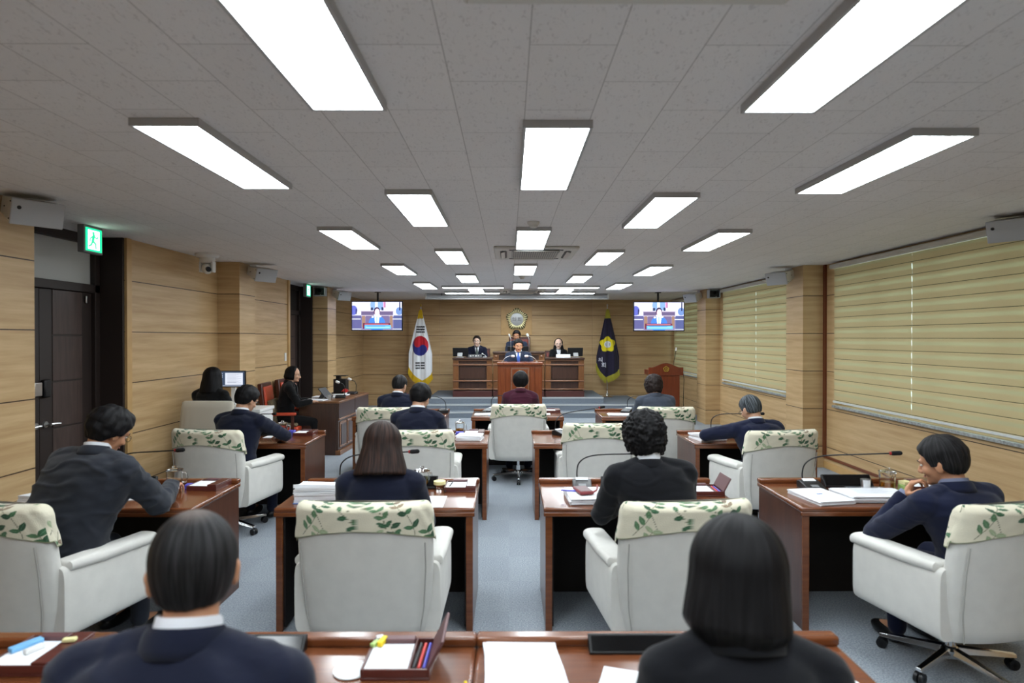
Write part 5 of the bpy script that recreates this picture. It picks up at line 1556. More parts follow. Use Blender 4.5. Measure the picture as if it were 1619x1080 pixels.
def staff_mic(label, loc, rz=0):
    t = thing('desk_microphone', label, 'microphone', loc, R(rz))
    poly = [(-0.07, 0), (0.07, 0), (0.07, 0.045), (-0.07, 0.02)]
    MB().rings([[(x, y, z) for y, z in poly] for x in (-0.08, 0.08)]).build('base', 'black', t, bevel=0.006)
    gooseneck(t, [(0.06, 0.03, 0.03), (0.065, 0.03, 0.16), (0.04, 0.02, 0.22), (-0.03, 0.0, 0.25)], 0.006, 'white', 0.022, 0.03)
    return t
staff_mic('desk microphone with white foam tip on the nearer staff desk', (-2.72, 9.90, 0.82), 10)
staff_mic('desk microphone with white foam tip on the farther staff desk', (-2.70, 10.55, 0.82), -10)
t = thing('cup', 'glass cup beside the near staff-desk microphone', 'cup', (-2.86, 9.86, 0.82)); MB().lathe([(0.001, 0), (0.03, 0), (0.036, 0.09), (0.033, 0.09), (0.028, 0.005), (0.001, 0.005)]).build('cup_body', 'glass', t); MB().lathe([(0.001, 0.006), (0.0275, 0.006), (0.031, 0.05), (0.001, 0.05)]).build('tea', 'tea', t)
o = MB().lathe([(0.001, 0), (0.03, 0), (0.034, 0.075), (0.031, 0.075), (0.027, 0.004), (0.001, 0.004)]).build('steel_cup', 'steel'); o.location = (-2.80, 9.55, 0.82); tag(o, 'small steel cup at the near end of the staff desk', 'cup')
t = thing('red_ornament', 'small red ribbon ornament on the farther staff desk', 'ornament', (-2.80, 10.50, 0.82))
rb = MB()
for k in range(7):
    a = k * 0.9
    rb.tube([(0, 0, 0.02), (0.04 * math.cos(a), 0.04 * math.sin(a), 0.07 + 0.01 * (k % 3)), (0.065 * math.cos(a), 0.065 * math.sin(a), 0.05)], [0.008, 0.012, 0.005], 6)
rb.build('ribbon_loops', 'pen_red', t); MB().cyl((0, 0, 0), (0, 0, 0.03), 0.03).build('pot', 'white', t)
paper_stack('white papers on the farther staff desk', (-2.85, 10.38, 0.82), 0.26, 0.18, 0.012)

# things on the officials' bench
def make_bench_monitor():
    t = thing('bench_monitor', 'x', 'monitor')
    MB().box((0, 0, 0.125), (0.37, 0.03, 0.205), rx=R(12)).build('monitor_case', 'black', t, bevel=0.006)
    MB().box((0.0, -0.055, 0.065), (0.12, 0.02, 0.09), rx=R(-20)).build('stand', 'silver', t, bevel=0.004)
    MB().box((0, -0.04, 0.005), (0.18, 0.14, 0.01)).build('stand_foot', 'silver', t, bevel=0.003)
    return t
place('bmon', make_bench_monitor, (-1.16, 14.62, 1.324), rz=R(-8), label='black monitor seen from behind at the left end of the officials bench')
place('bmon', make_bench_monitor, (1.575, 14.62, 1.324), rz=R(8), label='black monitor seen from behind at the right end of the officials bench')
t = thing('name_plate', 'black name plate with white characters before the left official', 'name plate', (-0.80, 14.42, 1.324))
MB().rings([[(x, y, z) for y, z in ((-0.03, 0), (0.03, 0), (0.0, 0.075))] for x in (-0.16, 0.16)]).build('plate', 'black', t)
for k in range(4):
    cx = -0.105 + k * 0.062; ch = MB(); s_ = 0.036
    for st in (UI, HOE)[k % 2][:4]:
        if st[0] == 'o': 
            ch.tube([(cx + s_ * (st[1] - .5 + st[3] * math.cos(2 * PI * i / 12)), -0.0185 - 0.012 * 0 , 0.038 + s_ * (st[2] - .5 + st[3] * math.sin(2 * PI * i / 12))) for i in range(13)], 0.004, 5)
        else: ch.tube([(cx + s_ * (st[0] - .5), -0.0185, 0.038 + s_ * (st[1] - .5)), (cx + s_ * (st[2] - .5), -0.0185, 0.038 + s_ * (st[3] - .5))], 0.004, 5)
    ch.build('character', 'white', t)
t = thing('name_plate', 'white name plate before the long-haired official', 'name plate', (1.27, 14.42, 1.324))
MB().rings([[(x, y, z) for y, z in ((-0.03, 0), (0.03, 0), (0.0, 0.078))] for x in (-0.165, 0.165)]).build('plate', 'paper', t)
t = thing('bench_microphone', 'silver microphone beside the black name plate', 'microphone', (-0.57, 14.50, 1.324))
MB().b(-0.05, 0.05, -0.04, 0.04, 0, 0.02).build('base', 'silver', t, bevel=0.005); gooseneck(t, [(0.03, 0, 0.02), (0.0, 0, 0.05), (-0.05, 0, 0.08)], 0.007, 'white', 0.014, 0.02, 'silver')
t = thing('low_monitor', 'low black monitor on the centre bench before the chairperson', 'monitor', (0.21, 14.60, 1.463))
MB().box((0, 0, 0.065), (0.50, 0.03, 0.12), rx=R(12)).build('monitor_case', 'black', t, bevel=0.005); MB().box((0, 0.02, 0.004), (0.3, 0.12, 0.008)).build('stand_foot', 'black', t)
for k, (x, lb) in enumerate(((0.04, 'chairperson microphone with white foam tip, left one'), (0.47, 'chairperson microphone with white foam tip, right one'))):
    t = thing('chair_microphone', lb, 'microphone', (x, 14.48, 1.463))
    MB().cyl((0, 0, 0), (0, 0, 0.015), 0.03).build('base', 'black', t)
    gooseneck(t, [(0, 0, 0.01), (0.0, 0, 0.15), (0.0, 0.02, 0.30), (-0.03 + 0.0 * k, 0.04, 0.375)], 0.005, 'white', 0.030 if k else 0.02, 0.03, 'steel')
for k, (x, lb) in enumerate(((-0.13, 'podium microphone on a thin arc, left of the speaker'), (0.55, 'podium microphone on a thin arc, right of the speaker'))):
    sg = 1 if k == 0 else -1
    t = thing('podium_microphone', lb, 'microphone', (x, 12.25, 1.30))
    MB().cyl((0, 0, 0), (0, 0, 0.015), 0.022).build('base', 'steel', t)
    gooseneck(t, [(0, 0, 0.01), (0.015 * sg, 0, 0.05), (0.07 * sg, 0, 0.10), (0.14 * sg, 0.0, 0.125), (0.19 * sg, 0.0, 0.122)], 0.004, 'white', 0.024, 0.03, 'steel')

# ================================================================== PEOPLE
def remeshed(name, mb, voxel, smooth, m, parent, fold=0.0, fscale=7.0, seed=0, clip=None):
    me = mb.mesh('tmp_' + name)
    o = bpy.data.objects.new('tmp', me); COL.objects.link(o)
    r = o.modifiers.new('r', 'REMESH'); r.mode = 'VOXEL'; r.voxel_size = voxel; r.use_smooth_shade = True
    s_ = o.modifiers.new('s', 'SMOOTH'); s_.factor = 0.5; s_.iterations = smooth
    dg = bpy.context.evaluated_depsgraph_get(); dg.update()
    nm = bpy.data.meshes.new_from_object(o.evaluated_get(dg))
    bpy.data.objects.remove(o); bpy.data.meshes.remove(me)
    nm.name = name
    if fold > 0:
        n = len(nm.vertices); co = np.empty(n * 3); no = np.empty(n * 3)
        nm.vertices.foreach_get('co', co); nm.vertices.foreach_get('normal', no)
        co = co.reshape(-1, 3); no = no.reshape(-1, 3)
        off = Vector((seed * 3.1, seed * 1.7, seed))
        d = np.empty(n)
        for i in range(n):
            p = co[i]
            q = Vector((p[0] * fscale * 0.7, p[1] * fscale, p[2] * fscale * 1.5)) + off
            a = mnoise.noise(q); b_ = mnoise.noise(q * 2.3)
            d[i] = max(0.0, 1 - abs(a) * 5.0) * 0.55 + 0.5 * b_ - 0.2
        co = co + no * (d * fold)[:, None]
        nm.vertices.foreach_set('co', co.ravel())
    nm.materials.clear(); nm.materials.append(M[m] if isinstance(m, str) else m)
    nm.polygons.foreach_set('use_smooth', [True] * len(nm.polygons))
    nm.update()
    return link(name, nm, parent)

def smoothstep(a, b_, x):
    t = np.clip((x - a) / (b_ - a), 0, 1); return t * t * (3 - 2 * t)

def hair_inside(style, P, o):
    x, y, z = P[..., 0], P[..., 1], P[..., 2]
    if style in ('short', 'thin', 'crop'):
        th = o.get('thick', 0.0)
        up = ((x / (0.085 + th)) ** 2 + ((y + 0.012) / (0.106 + th)) ** 2 + ((z - 0.022) / (0.100 + th)) ** 2) < 1
        lo = ((x / (0.085 + th)) ** 2 + ((y + 0.012) / (0.106 + th * 0.6)) ** 2 + ((z - 0.022) / 0.121) ** 2) < 1
        ins = np.where(z > 0.022, up, lo)
        hl = o.get('hairline', 0.064)
        zc = np.interp(y, [-0.2, -0.060, -0.034, -0.008, 0.026, 0.046, 0.072, 0.2], [o.get('nape', -0.078), o.get('nape', -0.078), -0.052, -0.014, -0.010, 0.034, hl, hl + 0.004])
        return ins & (z > zc)
    if style == 'curly':
        th = 0.028
        up = ((x / (0.085 + th)) ** 2 + ((y + 0.018) / (0.106 + th)) ** 2 + ((z - 0.02) / (0.100 + th)) ** 2) < 1
        lo = ((x / (0.085 + th)) ** 2 + ((y + 0.018) / (0.106 + th)) ** 2 + ((z - 0.02) / 0.165) ** 2) < 1
        ins = np.where(z > 0.02, up, lo)
        zc = np.interp(y, [-0.2, -0.02, 0.045, 0.07, 0.2], [-0.108, -0.10, -0.06, 0.06, 0.065])
        return ins & (z > zc)
    # bob and long hair
    bot = -o.get('len', 0.15); flare = o.get('flare', 0.016)
    up = ((x / 0.098) ** 2 + ((y + 0.014) / 0.114) ** 2 + ((z - 0.015) / 0.108) ** 2) < 1
    t = np.clip((0.015 - z) / (0.015 - bot), 0, 1)
    rx = 0.098 + flare * (1 - np.cos(t * PI * 0.9)) * 0.55 - o.get('tuck', 0.02) * smoothstep(0.60, 1.0, t)
    ry = 0.114 + 0.3 * flare * t * t - o.get('tuck', 0.02) * smoothstep(0.60, 1.0, t)
    yc = -0.014 - 0.012 * t * t
    ex = 2 + 0.5 * smoothstep(0, 0.5, t)
    lo = ((np.abs(x) / rx) ** ex + (np.abs(y - yc) / ry) ** ex) < 1
    ins = np.where(z > 0.015, up, lo) & (z > bot)
    fw = o.get('facew', 0.060)
    face = (y > o.get('facey', 0.022)) & (np.abs(x) < fw) & (z < o.get('hairline', 0.060) - 7 * x ** 2)
    face |= (z < 0.0) & (y > 0.050)
    return ins & ~face

def make_hair(parent, HM, style, mname, opt, sub=5):
    bm = bmesh.new(); bmesh.ops.create_icosphere(bm, subdivisions=sub, radius=1)
    D = np.array([v.co[:] for v in bm.verts]); fs = [tuple(v.index for v in f.verts) for f in bm.faces]; bm.free()
    D /= np.linalg.norm(D, axis=1)[:, None]
    org = np.array([0, -0.012, 0.01 if style in ('short', 'thin', 'crop', 'curly') else -0.02])
    rs = np.linspace(0.004, 0.36, 120)
    P = org + D[:, None, :] * rs[None, :, None]
    I = hair_inside(style, P, opt)
    first_out = np.where(I.all(1), len(rs) - 1, np.argmin(I, 1))
    lo = rs[np.maximum(first_out - 1, 0)]; hi = rs[first_out]
    for _ in range(8):
        mid = (lo + hi) / 2; ok = hair_inside(style, org + D * mid[:, None], opt)
        lo = np.where(ok, mid, lo); hi = np.where(ok, hi, mid)
    r = lo
    pos = org + D * r[:, None]
    az = np.arctan2(pos[:, 0], -(pos[:, 1] + 0.012)); zz = pos[:, 2]
    amp = opt.get('strand', 0.0022)
    rnd = random.Random(opt.get('seed', 1))
    disp = np.zeros(len(r))
    for k in (7, 11, 17, 26, 38):
        disp += math.sqrt(7 / k) * np.sin(k * az + rnd.uniform(0, 6) + 4 * np.sin(zz * 18 + rnd.uniform(0, 6)) * 0.35)
    disp *= amp * 0.5
    if style == 'curly':
        for i in range(len(r)):
            p = Vector(pos[i]) * 30
            c = Vector(pos[i]) * 62
            disp[i] += 0.010 * mnoise.noise(p) + 0.011 * mnoise.noise(c) + 0.005 * mnoise.noise(c * 2.1)
    if style in ('short', 'crop'):
        for i in range(len(r)):
            disp[i] += opt.get('rough', 0.004) * mnoise.noise(Vector((pos[i][0] * 26, pos[i][1] * 26, pos[i][2] * 26 + opt.get('seed', 1) * 5)))
    small = r < 0.05
    disp[small] = 0
    r = r + disp
    pos = org + D * r[:, None]
    col = np.ones((len(r), 4), np.float32)
    col[:, 0] = (az + PI) / (2 * PI); col[:, 1] = (zz + 0.25) * 2; col[:, 2] = 0
    if style == 'thin':
        dt = np.hypot(pos[:, 0] * 1.0, (pos[:, 1] + 0.02) * 0.7)
        col[:, 2] = 0.75 * (1 - smoothstep(0.012, 0.050, dt)) * (pos[:, 2] > 0.05)
    me = bpy.data.meshes.new('hair'); me.from_pydata([tuple(HM @ Vector(p)) for p in pos], [], fs)
    me.materials.append(M[mname]); me.polygons.foreach_set('use_smooth', [True] * len(me.polygons))
    a = me.color_attributes.new('Col', 'FLOAT_COLOR', 'POINT'); a.data.foreach_set('color', col.ravel())
    o = link('hair', me, parent)
    md = o.modifiers.new('s', 'SMOOTH'); md.factor = 0.35; md.iterations = 2
    return o

def add_hand(mb, wrist, d, n, side, curl=25, s=1.0):
    """palm, four fingers and a thumb; d = pointing direction, n = palm normal (towards palm side), side = +1 right hand"""
    d = Vector(d).normalized(); n = (Vector(n) - d * Vector(n).dot(d)).normalized()
    lat = d.cross(n).normalized() * side        # towards the thumb... index side
    W = Vector(wrist)
    kn = []
    for i, off in enumerate((0.030, 0.010, -0.010, -0.029)):
        L = (0.088, 0.091, 0.086, 0.078)[i] * s
        k = W + d * L + lat * off * s - n * 0.003
        mb.caps(W + d * 0.012 * s + lat * off * 0.55 * s, k, 0.0155 * s, 0.0125 * s)
        kn.append(k)
    mb.ell(W + d * 0.045 * s, 0.022 * s, 10, 8)
    seg = ((0.040, 0.024, 0.019), (0.045, 0.028, 0.020), (0.041, 0.026, 0.019), (0.032, 0.020, 0.017))
    for i, k in enumerate(kn):
        a = R(curl * (0.6 + 0.12 * i)); p = k; spread = lat * (0.10, 0.03, -0.04, -0.12)[i]
        for j in range(3):
            dd = (d * math.cos(a) + n * math.sin(a) + spread).normalized()
            q = p + dd * seg[i][j] * s
            mb.caps(p, q, (0.0095 - 0.0009 * j) * s, (0.0088 - 0.0009 * j) * s, n=10)
            p = q; a += R(curl * (1.1 if j == 0 else 0.8))
    t0 = W + d * 0.022 * s + lat * 0.024 * s + n * 0.006
    t1 = t0 + (d * 0.55 + lat * 0.75 + n * 0.3).normalized() * 0.042 * s
    t2 = t1 + (d * 0.9 + lat * 0.35 + n * 0.35).normalized() * 0.030 * s
    t3 = t2 + (d * 1.0 + lat * 0.05 + n * 0.4).normalized() * 0.024 * s
    mb.caps(t0, t1, 0.0155 * s, 0.0115 * s); mb.caps(t1, t2, 0.0115 * s, 0.010 * s); mb.caps(t2, t3, 0.010 * s, 0.008 * s)

def rotm(yaw, pitch, roll):
    return (Matrix.Rotation(R(yaw), 3, 'Z') @ Matrix.Rotation(R(-pitch), 3, 'X') @ Matrix.Rotation(R(roll), 3, 'Y'))

def person(label, hip, head, yaw=0, fz=0.0, sw=0.19, build=1.0, hs=1.0, hrot=(0, 0, 0), twist=0, Rt=None, Lt=None,
           skin='skin', hair=('short', 'hair_black', {}), coat='navy', shirt='shirt', tie=None, front=False, glasses=False,
           trousers='navy', seat=0.46, voxel=0.008, face=True, hsub=5, stand=False, blouse=None, fold=0.008, lapel=None, seed=1, shrug=0.0, sc=0.038, jch=0.0):
    """hip = (x, y) above the seat, head = (x, y, z) centre of the head, both in room coordinates"""
    oz = fz
    T = thing('person', label, 'person', (hip[0], hip[1], oz), rz=R(yaw))
    inv = Matrix.Rotation(R(-yaw), 3, 'Z')
    L = lambda p: inv @ Vector((p[0] - hip[0], p[1] - hip[1], p[2] - oz))
    H = L(head)
    P0 = Vector((0, 0, (0.93 if stand else seat + 0.085)))
    HR = rotm(*hrot) * hs
    HM = Matrix.Translation(H) @ HR.to_4x4()
    hp = lambda x, y, z: HM @ Vector((x, y, z))
    NB = H + Vector((0, -0.022, (-0.112 + shrug) * hs)) + (Matrix.Rotation(R(hrot[0]), 3, 'Z') @ Vector((0, -0.028 * (1 + hrot[1] / 30.0), 0))) * 1.0
    # spine bezier
    ln = (NB - P0).length
    C1 = P0 + Vector((0, -0.02 - 0.10 * max(0, NB.y) , 0.42 * ln)) * 1.0
    C2 = NB - (Vector((0, 0.30 * NB.y, 1)).normalized()) * ln * 0.30
    def sp(u):
        if u > 1: return NB + (NB - C2).normalized() * (u - 1) * ln
        if u < 0: return P0 + Vector((0, 0.02, u * ln))
        a = 1 - u
        return P0 * a ** 3 + C1 * 3 * a * a * u + C2 * 3 * a * u * u + NB * u ** 3
    def tan(u):
        return (sp(u + 0.02) - sp(u - 0.02)).normalized()
    def frame(u):
        t = tan(u); tw = R(twist * max(0, min(1, u)))
        s_ = Vector((math.cos(tw), math.sin(tw), 0)); s_ = (s_ - t * s_.dot(t) * 0.25).normalized()
        f = t.cross(s_).normalized()           # forward
        return s_, f, t
    k = sw / 0.19
    prof = [(-0.13, .170, .125), (-0.05, .188, .140), (0.08, .188, .138), (0.25, .176, .126), (0.42, .180, .124), (0.58, .192, .126), (0.72, .202, .124), (0.83, .198, .114), (0.90, .178, .100), (0.95, .132, .084), (0.985, .088, .070)]
    def torso(mb, grow, wmul=1.0, u1=2.0, n=40):
        rr = []
        for u, w, d in prof:
            if u > u1: break
            s_, f, t = frame(u); c = sp(u); W = w * k * build * wmul + grow; Dp = d * build + grow
            rr.append([c + s_ * W * math.copysign(abs(math.cos(a)) ** 0.85, math.cos(a)) + f * Dp * math.copysign(abs(math.sin(a)) ** 0.9, math.sin(a)) for a in [2 * PI * i / n for i in range(n)]])
        mb.rings(rr)
    def chest(xn, u, off):
        """point on the front of the torso; xn metres sideways"""
        us = [p[0] for p in prof]; w = np.interp(u, us, [p[1] for p in prof]) * k * build; d = np.interp(u, us, [p[2] for p in prof]) * build
        s_, f, t = frame(u); q = max(0, 1 - (xn / w) ** 2) ** 0.5
        return sp(u) + s_ * xn + f * (d * q ** 0.9 + off)
    sh = {}; s8, f8, t8 = frame(0.84)
    for sd in (1, -1):
        sh[sd] = sp(0.855) + s8 * sd * (sw - 0.004) - t8 * 0.010
    def arm(sd, spec):
        e_def = sh[sd] + Vector((0.05 * sd, 0.13, -0.24)); 
        if stand: e_def = sh[sd] + Vector((0.07 * sd, 0.04, -0.27))
        if spec is None:
            E = e_def; Wd = Vector((0.16 * sd, E.y + 0.19, max(E.z, 0.80 if not stand else E.z) + 0.02))
            hd = Vector((-0.25 * sd, 1, -0.05)); pn = Vector((0, 0, -1)); cu = 22
        else:
            E = L(spec[0]); Wd = L(spec[1]); hd = inv @ Vector(spec[2]) if len(spec) > 2 else (Wd - E)
            pn = inv @ Vector(spec[3]) if len(spec) > 3 else Vector((0, 0, -1)); cu = spec[4] if len(spec) > 4 else 22
        return E, Wd, hd, pn, cu
    arms = {1: arm(1, Rt), -1: arm(-1, Lt)}
    # ---- body, one continuous surface
    b = MB()
    torso(b, -0.022, n=28)
    for sd in (1, -1):
        E, Wd, hd, pn, cu = arms[sd]
        b.caps(sp(0.86), sh[sd], 0.055, 0.048); b.caps(sh[sd], E, 0.047 * build, 0.038 * build); b.caps(E, Wd, 0.038 * build, 0.026)
        add_hand(b, Wd, hd, pn, sd, cu)
        if stand:
            kn = Vector((sd * 0.10, 0.02, 0.50)); an = Vector((sd * 0.11, 0, 0.09))
        else:
            kn = Vector((sd * 0.12, 0.42, seat + 0.05)); an = Vector((sd * 0.12, 0.40, 0.10))
        hj = P0 + Vector((sd * 0.095, 0.0, 0.0))
        b.caps(hj, kn, 0.070, 0.050); b.caps(kn, an, 0.048, 0.034); b.caps(an, an + Vector((0, 0.14, -0.045)), 0.034, 0.024)
    nk = hp(0, -0.022, -0.06)
    b.caps(sp(0.93), nk, 0.056 * hs, 0.052 * hs); b.caps(sp(0.9), sp(0.99), 0.068, 0.060)
    def he(c, r): b.ell(hp(*c), tuple(v * hs for v in r), 24, 16, rot=rotm(*hrot))
    he((0, -0.010, 0.020), (.077, .094, .090)); he((0, 0.028, -0.030), (.060, .062, .076)); he((0, 0.040, -0.072), (.044, .046, .038))
    if face:
        he((0, 0.074, -0.094), (.020, .018, .016)); he((0.034, 0.058, -0.034), (.026, .026, .026)); he((-0.034, 0.058, -0.034), (.026, .026, .026))
        b.caps(hp(0, 0.086, 0.000), hp(0, 0.105, -0.036), 0.008 * hs, 0.012 * hs); he((0.012, 0.094, -0.042), (.009, .011, .008)); he((-0.012, 0.094, -0.042), (.009, .011, .008))
        b.caps(hp(-0.036, 0.078, 0.014), hp(0.036, 0.078, 0.014), 0.011 * hs)
    for sd in (1, -1):
        he((sd * 0.079, -0.004, -0.018), (.010, .019, .030)); he((sd * 0.082, -0.014, -0.004), (.010, .015, .018))
    remeshed('body', b, voxel, 3, skin, T)
    if face:
        for sd in (1, -1):
            e = MB().ell(hp(sd * 0.030, 0.0800, -0.004), (0.0125 * hs, 0.006 * hs, 0.0062 * hs), 14, 8, rot=rotm(*hrot)).build('eye', 'eye_white', T)
            MB().ell(hp(sd * 0.030, 0.0840, -0.004), (0.0052 * hs, 0.003 * hs, 0.0055 * hs), 12, 8, rot=rotm(*hrot)).build('iris', 'eye_dark', e)
            MB().tube([hp(sd * 0.014, 0.094, 0.014), hp(sd * 0.030, 0.0915, 0.020), hp(sd * 0.047, 0.079, 0.014)], [0.0025 * hs, 0.0034 * hs, 0.002 * hs], 6).build('eyebrow', hair[1], T)
        MB().tube([hp(-0.022, 0.083, -0.065), hp(-0.010, 0.0915, -0.0635), hp(0, 0.093, -0.0645), hp(0.010, 0.0915, -0.0635), hp(0.022, 0.083, -0.065)], [0.002, 0.0046, 0.0048, 0.0046, 0.002], 8).build('mouth', 'lips', T)
    if glasses:
        g = MB()
        for sd in (1, -1):
            g.tube([hp(sd * 0.031 + 0.021 * math.cos(a), 0.101 - 0.004 * abs(math.cos(a)), -0.006 + 0.016 * math.sin(a)) for a in [2 * PI * i / 24 for i in range(25)]], 0.0014 * hs, 6)
            g.tube([hp(sd * 0.052, 0.098, 0.0), hp(sd * 0.074, 0.05, 0.0), hp(sd * 0.083, -0.01, -0.002)], 0.0014 * hs, 6)
        g.tube([hp(-0.010, 0.102, -0.002), hp(0, 0.104, 0.0), hp(0.010, 0.102, -0.002)], 0.0013 * hs, 6)
        g.build('glasses', 'black', T)
    make_hair(T, HM, hair[0], hair[1], hair[2], hsub)
    # ---- shirt collar
    if shirt:
        rr = []
        s_, f, t = frame(1.0)
        cdir = (nk - sp(0.95)).normalized()
        s2 = (Vector((1, 0, 0)) - cdir * cdir.x).normalized(); f2 = cdir.cross(s2)
        n = 40
        for h, g_ in ((-0.02, 0.010), (sc * 0.5, 0.007), (sc, 0.005), (sc, 0.001), (0.01, 0.001)):
            ring = []
            for i in range(n):
                a = 2 * PI * i / n; fr_ = max(0, math.sin(a))
                c = sp(0.975) + cdir * (0.012 + h - 0.028 * fr_)
                ring.append(c + s2 * (0.0575 * hs + g_) * math.cos(a) + f2 * (0.059 * hs + g_) * math.sin(a))
            rr.append(ring)
        MB().rings(rr, cap=False).build('shirt_collar', shirt, T)
    # ---- jacket
    j = MB(); torso(j, 0.004, n=44)
    for sd in (1, -1):
        E, Wd, hd, pn, cu = arms[sd]
        j.caps(sp(0.93) + s8 * sd * 0.050, sh[sd] + Vector((0, 0, 0.016)), 0.060, 0.056 * build)
        j.caps(sp(0.70) + s8 * sd * 0.09, sh[sd], 0.085, 0.070 * build)
        j.caps(sh[sd], E, 0.068 * build, 0.056 * build, n=18)
        ce = E + (Wd - E) * 0.93
        j.caps(E, ce, 0.056 * build, 0.043 * build, n=18)
    jk = remeshed('jacket', j, max(voxel, 0.008), 3, coat, T, fold=fold, seed=seed)
    # cuffs
    if shirt:
        for sd in (1, -1):
            E, Wd, hd, pn, cu = arms[sd]; d_ = (Wd - E).normalized()
            MB().cyl(Wd - d_ * 0.012, Wd + d_ * 0.022, 0.036 * build, 0.034 * build, n=20).build('shirt_cuff', shirt, T)
    # jacket collar around the back of the neck, running into lapels
    cdir = (nk - sp(0.93)).normalized(); s2 = (Vector((1, 0, 0)) - cdir * cdir.x).normalized(); f2 = cdir.cross(s2)
    rr = []; n = 36
    for q, (h, g_) in enumerate(((-0.022, 0.022), (-0.002, 0.019), (0.020, 0.014), (0.028, 0.011), (0.014, 0.008))):
        ring = []
        for i in range(n + 1):
            a = R(180) + R(-18) + (R(216)) * i / n
            c = sp(0.965) + cdir * (0.004 + h + jch) - Vector((0, 0, 0.03)) * max(0, math.sin(a)) * 1.5
            ring.append(c + s2 * (0.060 * hs + g_) * math.cos(a) * 1.02 + f2 * (0.060 * hs + g_) * math.sin(a))
        rr.append(ring)
    co = MB().rings(rr, close=False, cap=False).build('jacket_collar', coat, T)
    md = co.modifiers.new('t', 'SOLIDIFY'); md.thickness = 0.006; md.offset = 1
    def patch(name, poly_fn, m_, off, nu=10, nv=14, parent=T, th=0.005):
        g = MB(); rows = []
        for v_ in range(nv + 1):
            v = v_ / nv; x0, x1, u = poly_fn(v)
            rows.append([chest(x0 + (x1 - x0) * i / nu, u, off) for i in range(nu + 1)])
        g.rings(rows, close=False, cap=False)
        o = g.build(name, m_, parent); md = o.modifiers.new('t', 'SOLIDIFY'); md.thickness = th; md.offset = 0
        return o
    if front:
        sh_m = blouse or shirt
        patch('shirt_front', lambda v: (-(0.052 - 0.048 * v), 0.052 - 0.048 * v, 0.955 - 0.52 * v), sh_m, 0.012)
        if tie:
            patch('tie', lambda v: (-(0.012 + 0.020 * min(1, v * 3)), 0.012 + 0.020 * min(1, v * 3), 0.945 - 0.47 * v), tie, 0.019, nu=4)
            MB().ell(chest(0, 0.945, 0.022), (0.02, 0.014, 0.018), 12, 8).build('tie_knot', tie, T)
        for sd in (1, -1):
            patch('lapel', lambda v, sd=sd: (sd * (0.056 - 0.050 * v), sd * (0.056 - 0.050 * v + 0.050 * math.sin(PI * min(1, 0.25 + v)) ), 0.955 - 0.54 * v), coat, 0.020, nu=4, parent=jk)
    # ---- trousers and shoes
    tr = MB()
    for sd in (1, -1):
        if stand: kn = Vector((sd * 0.10, 0.02, 0.50)); an = Vector((sd * 0.11, 0, 0.09))
        else: kn = Vector((sd * 0.12, 0.42, seat + 0.05)); an = Vector((sd * 0.12, 0.40, 0.10))
        hj = P0 + Vector((sd * 0.095, 0.0, 0.0))
        tr.caps(hj, kn, 0.092, 0.066); tr.caps(kn, an + Vector((0, 0, 0.0)), 0.062, 0.050)
        MB().ell(an + Vector((0, 0.07, -0.055)), (0.046, 0.125, 0.045), 20, 10).build('shoe', 'shoe', T)
    tr.ell(P0, (0.17 * k, 0.12, 0.09))
    remeshed('trousers', tr, 0.012, 4, trousers, T, fold=0.003)
    return T

BK = 'hair_black'
# 1 foreground left
person('person in a dark navy jacket at the bottom left, back of greying, thinning hair seen', (-0.71, 1.10), (-0.668, 1.30, 1.300), yaw=-2,
       sw=0.205, build=1.05, hs=1.0, hrot=(26, 10, 0), skin='skin_tan', hair=('thin', 'hair_soft', {'thick': 0.001, 'nape': -0.066, 'strand': 0.0012, 'seed': 3}),
       coat='navy', seat=0.50, voxel=0.007, hsub=6, face=False, fold=0.007, seed=1,
       Rt=((-0.42, 1.22, 0.92), (-0.58, 1.44, 0.80), (-0.3, 1, -0.1)), Lt=((-0.92, 1.22, 0.92), (-0.80, 1.44, 0.80), (0.3, 1, -0.1)))
# 2 foreground right
person('person with a smooth black bob in a dark jacket at the bottom right foreground', (0.50, 1.16), (0.512, 1.37, 1.262), yaw=-3,
       sw=0.165, build=0.92, hs=1.08, shrug=0.015, hrot=(-16, 12, 2), skin='skin', hair=('bob', BK, {'len': 0.150, 'flare': 0.010, 'tuck': 0.045, 'strand': 0.0015, 'seed': 5}),
       coat='blackj', voxel=0.008, hsub=6, face=False, fold=0.006, seed=2, seat=0.48,
       Rt=((0.72, 1.28, 0.90), (0.60, 1.48, 0.80), (-0.3, 1, -0.1)), Lt=((0.28, 1.28, 0.90), (0.42, 1.48, 0.80), (0.3, 1, -0.1)))
# 3 row 2 left, charcoal suit, leaning right
person('person in a charcoal suit leaning over the left desk, hand by the glass mug', (-2.44, 3.34), (-2.275, 3.50, 1.262), yaw=-14,
       sw=0.225, build=1.20, hs=1.08, shrug=0.02, hrot=(-10, 28, 8), twist=-4, skin='skin_tan', hair=('short', BK, {'thick': 0.012, 'nape': -0.070, 'rough': 0.010, 'seed': 4}),
       coat='charcoal', trousers='charcoal', Rt=((-2.04, 3.58, 0.82), (-2.19, 3.99, 0.825), (-0.2, 1, -0.1), (0, 0, -1), 28), Lt=((-2.62, 3.66, 0.83), (-2.50, 3.92, 0.82), (0.4, 1, 0), (0, 0, -1), 25),
       voxel=0.007, hsub=6, face=True, fold=0.014, seed=3, glasses=True, seat=0.48)
# 4 row 2 centre left
person('person with straight dark brown hair in a navy jacket, second row left of the aisle', (-0.68, 3.30), (-0.690, 3.34, 1.205), yaw=0,
       sw=0.178, build=0.98, hs=1.06, hrot=(4, 16, 0), skin='skin', hair=('bob', 'hair_brown', {'len': 0.155, 'flare': 0.034, 'tuck': 0.0, 'strand': 0.002, 'seed': 8}),
       coat='navy', hsub=6, face=False, fold=0.004, seed=4)
